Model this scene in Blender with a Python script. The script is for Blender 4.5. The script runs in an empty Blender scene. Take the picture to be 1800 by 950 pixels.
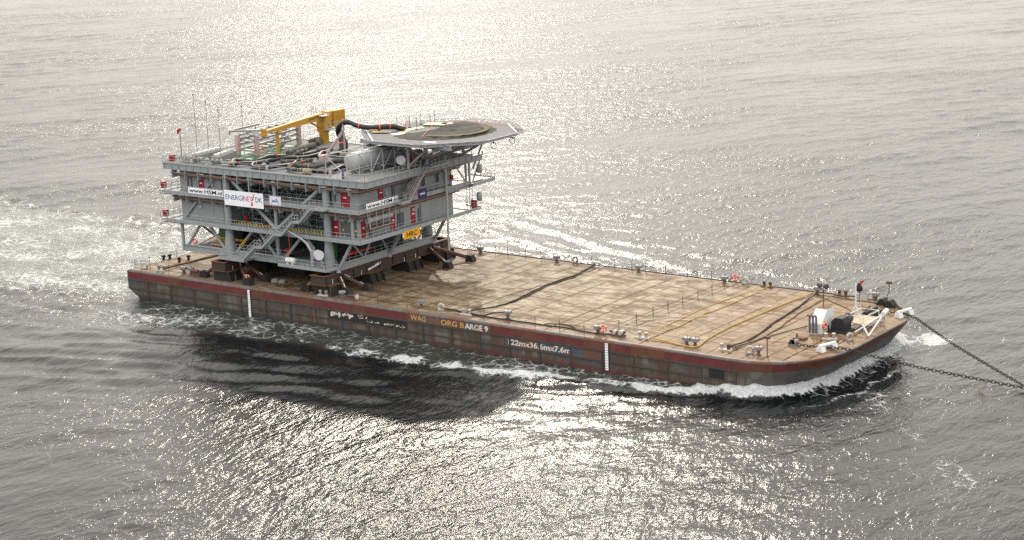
import bpy, math, random
import numpy as np
from mathutils import Vector, Matrix
random.seed(7); np.random.seed(7)
R = math.radians
F = 4.5                       # freeboard: everything on the vessel is written with the deck at z=0, then raised by F
scene = bpy.context.scene
COL = scene.collection

# ------------------------------------------------------------------ materials
class NT:
    def __init__(s, name):
        s.m = bpy.data.materials.new(name); s.m.use_nodes = True
        s.t = s.m.node_tree; s.t.nodes.clear()
        s.out = s.n('ShaderNodeOutputMaterial')
        s.b = s.n('ShaderNodeBsdfPrincipled'); s.l(s.b.outputs[0], s.out.inputs[0])
    def n(s, typ, **kw):
        n = s.t.nodes.new(typ)
        for k, v in kw.items(): setattr(n, k, v)
        return n
    def l(s, a, b): s.t.links.new(a, b)
    def setv(s, sock, v):
        if hasattr(v, 'is_output'): s.l(v, sock)
        else: sock.default_value = v
    def coord(s, scale=(1, 1, 1), kind='Object', rot=(0, 0, 0), loc=(0, 0, 0)):
        c = s.n('ShaderNodeTexCoord'); mp = s.n('ShaderNodeMapping')
        mp.inputs['Scale'].default_value = scale; mp.inputs['Rotation'].default_value = rot; mp.inputs['Location'].default_value = loc
        s.l(c.outputs[kind], mp.inputs[0]); return mp.outputs[0]
    def noise(s, scale, detail=4, rough=.55, vec=None, dist=0.0):
        n = s.n('ShaderNodeTexNoise'); n.inputs['Scale'].default_value = scale
        n.inputs['Detail'].default_value = detail; n.inputs['Roughness'].default_value = rough
        n.inputs['Distortion'].default_value = dist
        if vec is not None: s.l(vec, n.inputs['Vector'])
        return n.outputs['Fac']
    def math(s, op, a, b=0.0, c=0.0, clamp=False):
        n = s.n('ShaderNodeMath', operation=op, use_clamp=clamp)
        s.setv(n.inputs[0], a); s.setv(n.inputs[1], b)
        if len(n.inputs) > 2: s.setv(n.inputs[2], c)
        return n.outputs[0]
    def ramp(s, v, lo, hi):
        n = s.n('ShaderNodeMapRange'); n.interpolation_type = 'SMOOTHSTEP'
        s.setv(n.inputs[0], v); s.setv(n.inputs[1], lo); s.setv(n.inputs[2], hi)
        return n.outputs[0]
    def mix(s, f, a, b):
        n = s.n('ShaderNodeMix', data_type='RGBA')
        s.setv(n.inputs[0], f)
        for i, v in ((6, a), (7, b)):
            if isinstance(v, tuple) and len(v) == 3: v = v + (1,)
            s.setv(n.inputs[i], v)
        return n.outputs[2]
    def bump(s, h, strength, dist, prev=None):
        n = s.n('ShaderNodeBump'); s.setv(n.inputs['Strength'], strength); s.setv(n.inputs['Distance'], dist)
        s.l(h, n.inputs['Height'])
        if prev is not None: s.l(prev, n.inputs['Normal'])
        return n.outputs[0]
    def base(s, c, rough=.6, metal=0.0, spec=.5):
        s.setv(s.b.inputs['Base Color'], c + (1,) if isinstance(c, tuple) and len(c) == 3 else c)
        s.setv(s.b.inputs['Roughness'], rough); s.setv(s.b.inputs['Metallic'], metal)
        s.b.inputs['Specular IOR Level'].default_value = spec

def paint(name, c, rough=.5, metal=0.0, wear=.25, wearcol=None, wscale=1.2, spec=.4, streak=True):
    """painted steel with uneven tone and some dirt or rust runs"""
    t = NT(name)
    v = t.coord(); n1 = t.noise(wscale, 5, .6, v)
    n2 = t.noise(wscale * 2.5, 4, .6, t.coord((1, 1, .18) if streak else (1, 1, 1)))
    wc = wearcol or tuple(x * .55 for x in c)
    col = t.mix(t.math('MULTIPLY', t.ramp(n1, .4, .75), .5), c, tuple(min(1, x * .8) for x in c))
    col = t.mix(t.math('MULTIPLY', t.ramp(n2, .5, .72), wear), col, wc)
    t.base(col, rough, metal, spec)
    return t.m

RUST = (.13, .05, .022)
M = {}
M['grey'] = paint('steel_grey_paint', (.275, .29, .295), .5, wear=.3)
M['grey2'] = paint('mid_grey_cladding', (.25, .265, .265), .55, wear=.25)
M['lgrey'] = paint('light_grey_steel', (.34, .35, .35), .55, wear=.3)
M['dgrey'] = paint('dark_grey_steel', (.09, .095, .1), .6, wear=.3)
M['galv'] = paint('galvanised_steel', (.28, .285, .29), .5, metal=.2, wear=.3)
M['roof'] = paint('roof_plating', (.10, .105, .12), .8, wear=.45, wearcol=(.07, .07, .075), wscale=.5, streak=False, spec=.15)
M['roofl'] = paint('pale_roof_plating', (.2, .2, .185), .8, wear=.5, wscale=.6, streak=False, spec=.15)
M['dark'] = paint('interior_shade_fill', (.035, .037, .04), .8, wear=.2)  # near-black colour standing in for shade inside the lower deck
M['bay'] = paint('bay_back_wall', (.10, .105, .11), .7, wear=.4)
M['red'] = paint('red_door_paint', (.27, .012, .022), .45, wear=.2)
M['white'] = paint('white_paint', (.60, .60, .59), .5, wear=.3, wearcol=(.4, .3, .22))
M['sign'] = paint('white_banner_cloth', (.82, .82, .84), .7, wear=.06, streak=False)
M['signsm'] = paint('lilac_white_banner_cloth', (.66, .66, .76), .75, wear=.1, streak=False)
M['blue'] = paint('navy_banner_cloth', (.018, .03, .13), .7, wear=.2, streak=False)
M['black'] = paint('black_lettering', (.01, .01, .012), .6, wear=.1)
M['tblue'] = paint('blue_lettering', (.02, .055, .2), .6, wear=.05)
M['tred'] = paint('red_lettering', (.5, .02, .015), .6, wear=.05)
M['hrc'] = paint('yellow_sign_face', (.75, .36, .012), .55, wear=.1)
M['yellow'] = paint('crane_yellow_paint', (.40, .21, .025), .55, wear=.25, wearcol=(.3, .13, .02))
M['pink'] = paint('pink_protective_wrap', (.42, .31, .31), .7, wear=.2)
M['pipe'] = paint('brown_pipe', (.17, .07, .04), .5, wear=.4)
M['hose'] = paint('black_hose', (.014, .014, .016), .5, wear=.3, wearcol=(.09, .08, .07), wscale=3, streak=False)
M['tape'] = paint('sand_hose_tape', (.3, .22, .12), .8, wear=.3)
M['orange'] = paint('orange_lifebuoy', (.75, .10, .03), .5, wear=.2)
M['green'] = paint('green_machine_paint', (.03, .17, .03), .5, wear=.3)
M['dgreen'] = paint('dark_green_drum', (.01, .09, .045), .5, wear=.2)
M['brown'] = paint('rusty_brown_steel', (.042, .031, .027), .75, wear=.7, wearcol=(.075, .034, .018), wscale=.9)
M['brownd'] = paint('dark_rusty_steel', (.017, .015, .015), .8, wear=.5, wearcol=(.045, .024, .015), wscale=.9)
M['flange'] = paint('orange_rust_flange', (.13, .06, .025), .85, wear=.6, wearcol=(.09, .045, .025))
M['brace'] = paint('red_oxide_pipe', (.085, .038, .025), .7, wear=.5, wearcol=(.05, .025, .018))
M['weld'] = paint('bare_weld_paint', (.7, .69, .66), .6, wear=.1)
M['vent'] = paint('weathered_grey_vent', (.19, .2, .205), .6, wear=.5, wearcol=RUST)
M['stalk'] = paint('rusty_stalk', (.10, .06, .045), .8, wear=.7, wearcol=RUST)
M['worn'] = paint('worn_white_paint', (.40, .375, .335), .65, wear=.7, wearcol=(.22, .10, .04), wscale=2)
M['ropek'] = paint('black_rope', (.018, .017, .016), .9, wear=.3, wscale=4, streak=False)
M['ropey'] = paint('yellow_rope', (.42, .25, .05), .85, wear=.35, wearcol=(.3, .17, .05), wscale=3, streak=False)
M['ropeb'] = paint('brown_rope', (.14, .10, .045), .9, wear=.4, wscale=4, streak=False)
M['ropew'] = paint('pale_rope', (.6, .55, .46), .9, wear=.3, wscale=4, streak=False)
M['chain'] = paint('rusty_chain', (.018, .013, .011), .7, wear=.4, wearcol=(.05, .026, .014), wscale=3, streak=False)
M['net'] = None
M['glass'] = paint('dark_window_glass', (.02, .025, .03), .12, wear=.1, spec=.6)
M['canvas'] = paint('black_cover', (.012, .012, .014), .75, wear=.3)
M['raft'] = paint('white_raft_canister', (.72, .71, .7), .5, wear=.15)
M['concrete'] = paint('white_dish_face', (.58, .58, .64), .5, wear=.03)

def hazard():
    t = NT('yellow_black_stripes')
    c = t.n('ShaderNodeTexCoord'); sx = t.n('ShaderNodeSeparateXYZ'); t.l(c.outputs['Object'], sx.inputs[0])
    k = t.math('FRACT', t.math('MULTIPLY', t.math('ADD', sx.outputs[0], sx.outputs[2]), 1.6))
    t.base(t.mix(t.math('GREATER_THAN', k, .5), (.02, .02, .02), (.6, .38, .02)), .6)
    return t.m
M['hazard'] = hazard()

def stripes(name, a, b, f):
    t = NT(name)
    c = t.n('ShaderNodeTexCoord'); sx = t.n('ShaderNodeSeparateXYZ'); t.l(c.outputs['Object'], sx.inputs[0])
    k = t.math('FRACT', t.math('MULTIPLY', t.math('ADD', sx.outputs[1], sx.outputs[2]), f))
    t.base(t.mix(t.math('GREATER_THAN', k, .5), a, b), .6)
    return t.m
M['tarp'] = stripes('red_striped_mesh_panel', (.4, .03, .03), (.25, .25, .25), 2.2)

def netmat(name, a, b):
    t = NT(name)
    n = t.noise(9, 6, .7, t.coord()); n2 = t.noise(1.1, 3, .5, t.coord())
    t.base(t.mix(t.ramp(n, .42, .6), a, b), .9)
    t.l(t.bump(n, .8, .15), t.b.inputs['Normal'])
    return t.m
M['net'] = netmat('dark_rope_net', (.015, .014, .011), (.05, .045, .032))
M['netball'] = netmat('black_cable_mesh', (.012, .012, .012), (.16, .15, .13))
M['nety'] = netmat('yellow_rope_net', (.03, .026, .014), (.20, .15, .035))
M['hplank'] = paint('helideck_planking', (.15, .15, .152), .85, wear=.5, wscale=.7, streak=False, spec=.12)
M['hyel'] = paint('pale_yellow_marking', (.5, .4, .16), .6, wear=.3, streak=False)
M['hbeige'] = paint('beige_plywood', (.36, .28, .17), .7, wear=.3, streak=False)

def deckmat():
    t = NT('rust_stained_deck_plate')
    v = t.coord(loc=(60, 18.3, -4.5))
    sx = t.n('ShaderNodeSeparateXYZ'); t.l(v, sx.inputs[0]); x, y = sx.outputs[0], sx.outputs[1]
    wob = t.math('MULTIPLY', t.math('SUBTRACT', t.noise(.35, 2, .5, v), .5), .25)
    big = t.noise(.055, 4, .6, v); mid = t.noise(.35, 6, .65, v, .6); fine = t.noise(2.6, 5, .65, v)
    smear = t.noise(.55, 6, .65, t.coord((.26, 1, 1), rot=(0, 0, R(-10))), .9)
    smear2 = t.noise(.3, 6, .7, t.coord((.5, 2.0, 1), rot=(0, 0, R(-24))), .6)
    c = t.mix(t.ramp(mid, .3, .7), (.228, .175, .11), (.13, .09, .052))
    c = t.mix(t.math('MULTIPLY', t.ramp(smear, .46, .58), .9), c, (.095, .054, .029))
    c = t.mix(t.math('MULTIPLY', t.ramp(smear2, .55, .66), .7), c, (.06, .034, .021))
    c = t.mix(t.math('MULTIPLY', t.ramp(fine, .52, .75), .4), c, (.30, .235, .16))
    bow = t.ramp(x, 84, 112)
    c = t.mix(t.math('MULTIPLY', bow, .55), c, (.15, .088, .043))
    # transverse plate seams, each only stained along some of its length
    def seam(val, step, w, seed):
        d = t.math('ABSOLUTE', t.math('SUBTRACT', t.math('FRACT', t.math('ADD', t.math('DIVIDE', t.math('ADD', val, wob), step), 100.5)), .5))
        return t.math('LESS_THAN', d, w / step)
    sm = seam(x, 2.54, .15, 0)
    pm = t.noise(1, 3, .6, t.coord((.42, .16, 1)))
    sm = t.math('MULTIPLY', sm, t.math('MULTIPLY', t.ramp(pm, .36, .48), t.math('ADD', .6, t.math('MULTIPLY', t.ramp(t.noise(1, 1, .5, t.coord((.394, .02, 1))), .35, .65), .5))))
    sm2 = t.math('MULTIPLY', seam(y, 6.1, .09, 1), t.ramp(t.noise(.3, 3, .6, v), .5, .66))
    c = t.mix(t.math('MULTIPLY', t.math('MAXIMUM', sm, sm2), .9), c, (.062, .03, .017))
    dab = t.ramp(t.noise(1.0, 5, .7, t.coord((.7, 2.6, 1), rot=(0, 0, R(-14)))), .56, .64)
    c = t.mix(t.math('MULTIPLY', dab, .8), c, (.075, .04, .023))
    salt = t.ramp(t.noise(.9, 6, .7, t.coord((.5, 1.6, 1), rot=(0, 0, R(-20)))), .55, .66)
    c = t.mix(t.math('MULTIPLY', salt, .55), c, (.36, .30, .215))
    spots = t.ramp(t.noise(.85, 3, .6, v, 1.0), .69, .74)
    c = t.mix(t.math('MULTIPLY', spots, .7), c, (.10, .05, .028))
    edge = t.math('MAXIMUM', t.ramp(y, 2.6, .2), t.ramp(y, 35.0, 36.4))
    c = t.mix(t.math('MULTIPLY', edge, t.ramp(mid, .3, .6)), c, (.15, .10, .07))
    stain = t.math('MAXIMUM', t.math('MAXIMUM', sm, sm2), t.math('MAXIMUM', t.math('MAXIMUM', dab, spots), t.math('MULTIPLY', t.math('MAXIMUM', t.ramp(smear, .46, .58), t.ramp(smear2, .55, .66)), .8)))
    stain = t.math('MAXIMUM', stain, t.math('MULTIPLY', bow, .45))
    t.base(c, t.math('ADD', .58, t.math('MULTIPLY', mid, .3)), 0, .4)
    t.l(t.math('SUBTRACT', .44, t.math('MULTIPLY', stain, .38)), t.b.inputs['Specular IOR Level'])
    h = t.math('ADD', mid, t.math('MULTIPLY', fine, .4))
    t.l(t.bump(h, .5, .06), t.b.inputs['Normal'])
    return t.m
M['deck'] = deckmat()

def hullmat():
    t = NT('rusty_hull_plating')
    v = t.coord(loc=(60, 18.3, -4.5))
    sx = t.n('ShaderNodeSeparateXYZ'); t.l(v, sx.inputs[0]); x, z = sx.outputs[0], sx.outputs[2]
    # plate-by-plate repaint colours: one random value per bay
    cx = t.math('FLOOR', t.math('DIVIDE', t.math('ADD', x, 100), 2.54))
    cz = t.math('FLOOR', t.math('DIVIDE', t.math('ADD', z, 50.08), 1.4))
    cb = t.n('ShaderNodeCombineXYZ'); t.l(cx, cb.inputs[0]); t.l(cz, cb.inputs[1])
    wn = t.n('ShaderNodeTexWhiteNoise', noise_dimensions='2D'); t.l(cb.outputs[0], wn.inputs['Vector'])
    n1 = t.noise(.6, 6, .65, v, .5)
    st = t.noise(.55, 5, .65, t.coord((1.2, 1.2, .16)))
    st2 = t.noise(2.2, 5, .7, t.coord((1.4, 1.4, .3)))
    c = t.mix(t.ramp(n1, .35, .7), (.085, .078, .066), (.048, .041, .034))
    c = t.mix(t.math('MULTIPLY', t.math('GREATER_THAN', wn.outputs['Value'], .8), .8), c, (.06, .064, .076))
    c = t.mix(t.math('MULTIPLY', t.math('LESS_THAN', wn.outputs['Value'], .2), .6), c, (.14, .13, .11))
    c = t.mix(t.math('MULTIPLY', t.ramp(st, .44, .6), .9), c, (.068, .04, .026))
    c = t.mix(t.math('MULTIPLY', t.ramp(st2, .6, .7), .8), c, (.17, .075, .028))
    c = t.mix(t.math('MULTIPLY', t.ramp(n1, .62, .7), .7), c, (.035, .03, .028))
    low = t.ramp(t.math('ADD', z, t.math('MULTIPLY', t.math('SUBTRACT', n1, .5), .5)), -3.75, -4.15)
    c = t.mix(t.math('MULTIPLY', low, .85), c, t.mix(t.ramp(x, 40, 80), (.028, .027, .025), (.085, .026, .022)))
    bow = t.ramp(t.math('ADD', x, t.math('MULTIPLY', z, -1.6)), 117.0, 118.6)
    c = t.mix(t.math('MULTIPLY', bow, .9), c, t.mix(t.ramp(n1, .4, .65), (.085, .082, .08), (.055, .052, .05)))
    t.base(c, .6, 0, .35)
    t.l(t.bump(t.noise(.8, 4, .5, v), .35, .08), t.b.inputs['Normal'])
    return t.m
M['hull'] = hullmat()

def bandmat(name, c0, rust, amt):
    t = NT(name)
    v = t.coord(loc=(60, 18.3, -4.5))
    sx = t.n('ShaderNodeSeparateXYZ'); t.l(v, sx.inputs[0]); x = sx.outputs[0]
    cx = t.math('FLOOR', t.math('DIVIDE', t.math('ADD', x, 100), 2.54))
    wn = t.n('ShaderNodeTexWhiteNoise', noise_dimensions='1D'); t.l(cx, wn.inputs['W'])
    st = t.noise(1.0, 5, .65, t.coord((1.2, 1.2, .16)))
    n1 = t.noise(.5, 5, .6, v)
    c = t.mix(t.ramp(n1, .3, .7), c0, tuple(k * .7 for k in c0))
    c = t.mix(t.math('MULTIPLY', t.math('GREATER_THAN', wn.outputs['Value'], .72), .8), c, (.12, .048, .026))
    c = t.mix(t.math('MULTIPLY', t.ramp(st, .5 - amt, .68 - amt), .85), c, rust)
    c = t.mix(t.math('MULTIPLY', t.ramp(t.noise(2.5, 4, .6, v), .58, .68), .6), c, (.07, .04, .03))
    t.base(c, .55, 0, .35)
    return t.m
M['band'] = bandmat('red_band_paint', (.14, .028, .028), (.078, .034, .022), .02)
M['gunwale'] = bandmat('scuffed_grey_gunwale', (.12, .115, .11), (.10, .052, .032), .02)
M['namep'] = bandmat('rusty_name_patch', (.085, .085, .10), (.10, .04, .02), .06)
M['sizep'] = bandmat('slate_size_patch', (.075, .08, .10), (.09, .06, .045), -.12)
M['oldwhite'] = paint('flaking_white_lettering', (.60, .56, .47), .6, wear=.8, wearcol=(.40, .19, .05), wscale=.9)
M['faded'] = paint('rust_eaten_lettering', (.44, .25, .09), .7, wear=.8, wearcol=(.17, .07, .03), wscale=.9)
M['ghost'] = paint('nearly_gone_lettering', (.17, .085, .045), .7, wear=.6, wearcol=(.10, .045, .025))
M['rib'] = paint('dark_hull_rib', (.048, .04, .035), .7, wear=.7, wearcol=(.085, .04, .02))

# ------------------------------------------------------------------ mesh helpers
def vec(p): return np.array(p, float)
class MB:
    def __init__(s): s.v = []; s.f = []; s.sm = []
    def add(s, vs, fs, smooth=False):
        o = len(s.v); s.v += [tuple(map(float, p)) for p in vs]
        s.f += [tuple(i + o for i in f) for f in fs]; s.sm += [smooth] * len(fs); return s
    def box(s, x0, x1, y0, y1, z0, z1):
        v = [(x, y, z) for z in (z0, z1) for x, y in ((x0, y0), (x1, y0), (x1, y1), (x0, y1))]
        return s.add(v, [(0, 3, 2, 1), (4, 5, 6, 7), (0, 1, 5, 4), (1, 2, 6, 5), (2, 3, 7, 6), (3, 0, 4, 7)])
    def bbox(s, x0, x1, y0, y1, z0, z1, b=.05):
        """box with chamfered vertical and top edges"""
        pts = [(x0 + b, y0), (x1 - b, y0), (x1, y0 + b), (x1, y1 - b), (x1 - b, y1), (x0 + b, y1), (x0, y1 - b), (x0, y0 + b)]
        cx, cy = (x0 + x1) / 2, (y0 + y1) / 2
        ins = [(cx + (x - cx) * (1 - 2 * b / max(.01, x1 - x0)), cy + (y - cy) * (1 - 2 * b / max(.01, y1 - y0))) for x, y in pts]
        v = [(x, y, z0) for x, y in pts] + [(x, y, z1 - b) for x, y in pts] + [(x, y, z1) for x, y in ins]
        f = [tuple(range(7, -1, -1)), tuple(range(16, 24))]
        for k in range(8):
            n = (k + 1) % 8
            f += [(k, n, 8 + n, 8 + k), (8 + k, 8 + n, 16 + n, 16 + k)]
        return s.add(v, f)
    def prism(s, pts, z0, z1):
        n = len(pts)
        v = [(x, y, z0) for x, y in pts] + [(x, y, z1) for x, y in pts]
        return s.add(v, [tuple(range(n - 1, -1, -1)), tuple(range(n, 2 * n))] + [(k, (k + 1) % n, n + (k + 1) % n, n + k) for k in range(n)])
    def extr(s, pts, d):
        """extrude a planar 3-D polygon by vector d"""
        n = len(pts); p = [vec(q) for q in pts]; d = vec(d)
        return s.add(p + [q + d for q in p], [tuple(range(n - 1, -1, -1)), tuple(range(n, 2 * n))] + [(k, (k + 1) % n, n + (k + 1) % n, n + k) for k in range(n)])
    def frame(s, a, b, up=(0, 0, 1)):
        d = vec(b) - vec(a); L = np.linalg.norm(d); d = d / max(L, 1e-9)
        u = vec(up)
        if abs(d @ u) > .98: u = vec((1, 0, 0))
        r = np.cross(d, u); r /= np.linalg.norm(r); u = np.cross(r, d)
        return d, r, u
    def bar(s, a, b, w, h=None):
        h = h or w; d, r, u = s.frame(a, b); a, b = vec(a), vec(b)
        v = [p + r * sx * w / 2 + u * sy * h / 2 for p in (a, b) for sx, sy in ((-1, -1), (1, -1), (1, 1), (-1, 1))]
        return s.add(v, [(0, 3, 2, 1), (4, 5, 6, 7), (0, 1, 5, 4), (1, 2, 6, 5), (2, 3, 7, 6), (3, 0, 4, 7)])
    def ibeam(s, a, b, w, h, t=.06):
        d, r, u = s.frame(a, b); a, b = vec(a), vec(b)
        s.bar(a + u * (h / 2 - t / 2), b + u * (h / 2 - t / 2), w, t); s.bar(a - u * (h / 2 - t / 2), b - u * (h / 2 - t / 2), w, t)
        return s.bar(a, b, t, h - 2 * t)
    def tube(s, a, b, r, r2=None, n=10, caps=True):
        r2 = r if r2 is None else r2; d, rr, u = s.frame(a, b); a, b = vec(a), vec(b)
        v = [p + (rr * math.cos(2 * math.pi * k / n) + u * math.sin(2 * math.pi * k / n)) * q for p, q in ((a, r), (b, r2)) for k in range(n)]
        s.add(v, [(k, (k + 1) % n, n + (k + 1) % n, n + k) for k in range(n)], True)
        if caps: s.add(v, [tuple(range(n - 1, -1, -1)), tuple(range(n, 2 * n))])
        return s
    def path(s, pts, r, n=6, closed=False):
        P = [vec(p) for p in pts]; m = len(P); V = []
        for i, p in enumerate(P):
            a = P[(i - 1) % m] if (closed or i > 0) else p; b = P[(i + 1) % m] if (closed or i < m - 1) else p
            d, rr, u = s.frame(a, b)
            q = r[i] if hasattr(r, '__len__') else r
            V += [p + (rr * math.cos(2 * math.pi * k / n) + u * math.sin(2 * math.pi * k / n)) * q for k in range(n)]
        f = []
        for i in range(m if closed else m - 1):
            j = (i + 1) % m
            f += [(i * n + k, i * n + (k + 1) % n, j * n + (k + 1) % n, j * n + k) for k in range(n)]
        s.add(V, f, True)
        if not closed: s.add(V[:n], [tuple(range(n - 1, -1, -1))]); s.add(V[-n:], [tuple(range(n))])
        return s
    def lathe(s, c, prof, n=14, axis=(0, 0, 1)):
        ax = vec(axis) / np.linalg.norm(axis); t = vec((1, 0, 0)) if abs(ax[0]) < .9 else vec((0, 1, 0))
        a = np.cross(ax, t); a /= np.linalg.norm(a); b = np.cross(ax, a); c = vec(c); V = []
        for r, h in prof:
            V += [c + ax * h + (a * math.cos(2 * math.pi * k / n) + b * math.sin(2 * math.pi * k / n)) * max(r, 1e-3) for k in range(n)]
        f = [(i * n + k, i * n + (k + 1) % n, (i + 1) * n + (k + 1) % n, (i + 1) * n + k) for i in range(len(prof) - 1) for k in range(n)]
        return s.add(V, f, True)
    def torus(s, c, Rr, r, axis=(0, 0, 1), n=18, m=7, sy=1.0):
        ax = vec(axis) / np.linalg.norm(axis); t = vec((0, 0, 1)) if abs(ax[2]) < .9 else vec((1, 0, 0))
        a = np.cross(t, ax); a /= np.linalg.norm(a); b = np.cross(ax, a); c = vec(c)
        pts = [c + a * math.cos(2 * math.pi * k / n) * Rr + b * math.sin(2 * math.pi * k / n) * Rr * sy for k in range(n)]
        return s.path(pts, r, m, True)
    def build(s, name, mat, parent=None, local=False):
        me = bpy.data.meshes.new(name)
        v = np.array(s.v, float)
        if parent is not None and not local:
            o = np.zeros(3); q = parent
            while q is not None: o += np.array(q.location); q = q.parent
            v = v - o
        me.from_pydata(v.tolist(), [], s.f); me.polygons.foreach_set('use_smooth', s.sm)
        me.update(); me.validate()
        me.materials.append(mat if not isinstance(mat, str) else M[mat])
        ob = bpy.data.objects.new(name, me); COL.objects.link(ob)
        if parent is not None: ob.parent = parent
        return ob

def tag(o, label=None, cat=None, group=None, kind=None):
    if label: o['label'] = label
    if cat: o['category'] = cat
    if group: o['group'] = group
    if kind: o['kind'] = kind
    return o
def thing(name, label, cat, loc=(0, 0, 0), group=None, rz=0.0):
    o = bpy.data.objects.new(name, None); COL.objects.link(o); o.empty_display_size = .3
    o.location = loc; o.rotation_euler = (0, 0, rz)
    return tag(o, label, cat, group)
def single(mb, name, mat, label, cat, group=None, kind=None):
    """a thing that is one mesh: origin at the base of its first point"""
    v = np.array(mb.v); o = np.array([v[:, 0].mean(), v[:, 1].mean(), v[:, 2].min()])
    mb.v = [tuple(p) for p in (v - o)]
    ob = mb.build(name, mat); ob.location = o
    return tag(ob, label, cat, group, kind)
def dup(root, loc, label=None, group=None, rz=None):
    r = root.copy(); COL.objects.link(r); r.location = loc
    if rz is not None: r.rotation_euler = (0, 0, rz)
    if label: r['label'] = label
    if group: r['group'] = group
    for ch in list(root.children):
        c = ch.copy(); COL.objects.link(c); c.parent = r
        for g in list(ch.children):
            d = g.copy(); COL.objects.link(d); d.parent = c
    return r
def smoothpath(pts, per=6):
    P = [vec(p) for p in pts]; out = []
    for i in range(len(P) - 1):
        p0 = P[max(i - 1, 0)]; p1 = P[i]; p2 = P[i + 1]; p3 = P[min(i + 2, len(P) - 1)]
        for k in range(per):
            t = k / per
            out.append(.5 * ((2 * p1) + (p2 - p0) * t + (2 * p0 - 5 * p1 + 4 * p2 - p3) * t * t + (3 * p1 - p0 - 3 * p2 + p3) * t ** 3))
    return out + [P[-1]]
def rail(mb, pts, h=1.1, step=1.5, r=.03, levels=(1, .5), closed=False, toe=True):
    P = [vec(p) for p in pts] + ([vec(pts[0])] if closed else [])
    for a, b in zip(P[:-1], P[1:]):
        L = np.linalg.norm(b - a); n = max(1, int(round(L / step)))
        for k in range(n + 1):
            p = a + (b - a) * k / n; mb.tube(p, p + vec((0, 0, h)), r, n=5, caps=False)
        for l in levels: mb.tube(a + vec((0, 0, h * l)), b + vec((0, 0, h * l)), r, n=5, caps=False)
        if toe: mb.bar(a + vec((0, 0, .08)), b + vec((0, 0, .08)), .02, .16)
    return mb
def text(s, parent, o, u, v, w, h, mat, name='lettering', bold=.0, depth=.012):
    """letters as a flat raised mesh: o lower-left corner, u and v unit vectors, fitted to w x h"""
    cu = bpy.data.curves.new(name, 'FONT'); cu.body = s; cu.size = 1; cu.offset = bold; cu.resolution_u = 3
    ob = bpy.data.objects.new(name, cu); COL.objects.link(ob)
    dg = bpy.context.evaluated_depsgraph_get(); me = bpy.data.meshes.new_from_object(ob.evaluated_get(dg))
    bpy.data.objects.remove(ob); bpy.data.curves.remove(cu)
    c = np.array([q.co[:] for q in me.vertices]); f = [tuple(p.vertices) for p in me.polygons]
    c0 = c.min(0); sc = c.max(0) - c0
    o, u, v = vec(o), vec(u), vec(v); nrm = np.cross(u, v)
    P = [o + u * (p[0] - c0[0]) / sc[0] * w + v * (p[1] - c0[1]) / sc[1] * h + nrm * depth for p in c]
    bpy.data.meshes.remove(me)
    return MB().add(P, f).build(name, mat, parent)

# ================================================================== BARGE
barge = thing('barge', 'long flat rusty cargo barge with a red stripe, afloat under the grey platform', 'barge', (60, 18.3, -4.5))
W = 36.6
def outline(z, off=0.0, nb=14):
    x0 = -off if z > -3.1 else (-3.1 - z) * 1.7 - off
    xf = 122.2 + .82 * z + off; xs = 111.0
    pts = [(x0, -off)] + [(x, -off) for x in (20, 40, 60, 80, 100)]
    a, b, b2 = xf - xs, 12.5 + off, 9.5 + off
    for k in range(nb + 1):
        q = math.pi / 2 * k / nb
        pts.append((xs + a * math.sin(q) ** .9, -off + b * (1 - math.cos(q) ** .95)))
    for k in range(nb + 1):
        q = math.pi / 2 * (1 - k / nb)
        pts.append((xs + a * math.sin(q) ** .9, W + off - b2 * (1 - math.cos(q) ** .95)))
    pts += [(x, W + off) for x in (100, 80, 60, 40, 20)] + [(x0, W + off)]
    return pts
def loft(levels):
    mb = MB(); n = None
    for z, off in levels:
        o = outline(z, off); n = len(o); mb.v += [(x, y, z) for x, y in o]
    for i in range(len(levels) - 1):
        for k in range(n):
            j = (k + 1) % n
            mb.f.append((i * n + k, (i + 1) * n + k, (i + 1) * n + j, i * n + j)); mb.sm.append(False)
    return mb
lv = [(-.34, 0)] + [(z, 0) for z in (-.8, -1.3, -1.8, -2.4, -3.1, -3.6, -4.1, -4.6, -5.2, -6, -7)]
h = loft(lv); n0 = len(outline(0)); h.add([(x, y, -7) for x, y in outline(-7)], [tuple(range(n0))])
h.build('hull', 'hull', barge)
loft([(0.0, -.42), (-.03, -.24), (-.1, -.1), (-.2, -.03), (-.345, .02), (-.36, 0)]).build('gunwale', 'gunwale', barge)
MB().box(.3, 111, 36.28, 36.42, .004, .14).build('edge_bar', 'rib', barge)
dk = MB(); o = outline(0, -.40); dk.prism(o, -.3, .006); dk.build('deck', 'deck', barge)
def strip(x_from_to, z0, z1, off, name, mat):
    mb = MB(); A = outline(z0, off); B = outline(z1, off); n = len(A)
    A2 = outline(z0, off - .05); B2 = outline(z1, off - .05)
    mb.v = [(x, y, z0) for x, y in A] + [(x, y, z1) for x, y in B] + [(x, y, z0) for x, y in A2] + [(x, y, z1) for x, y in B2]
    for k in range(n):
        j = (k + 1) % n
        for f in ((k, n + k, n + j, j), (2 * n + k, k, j, 2 * n + j), (n + k, 3 * n + k, 3 * n + j, n + j)):
            mb.f.append(f[::-1] if False else f); mb.sm.append(False)
    return mb.build(name, mat, barge)
strip(None, -.36, -1.42, .012, 'red_band', 'band')
for y0, y1 in ((-.13, .02), (W - .02, W + .13)):
    for z in (-1.62, -3.02):
        MB().box(.05, 111, y0, y1, z - .07, z + .07).build('rub_rail', 'rib', barge)
    for k in range(22):
        x = 4.6 + k * 5.08
        MB().box(x - .1, x + .1, y0 + .02 * (y0 < 1), y1 - .02 * (y1 > 1), -5, -1.555).build('fender_rib', 'rib', barge)
MB().box(58.0, 72.5, -.035, -.005, -1.5, -.33).build('name_patch', 'namep', barge)
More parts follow.
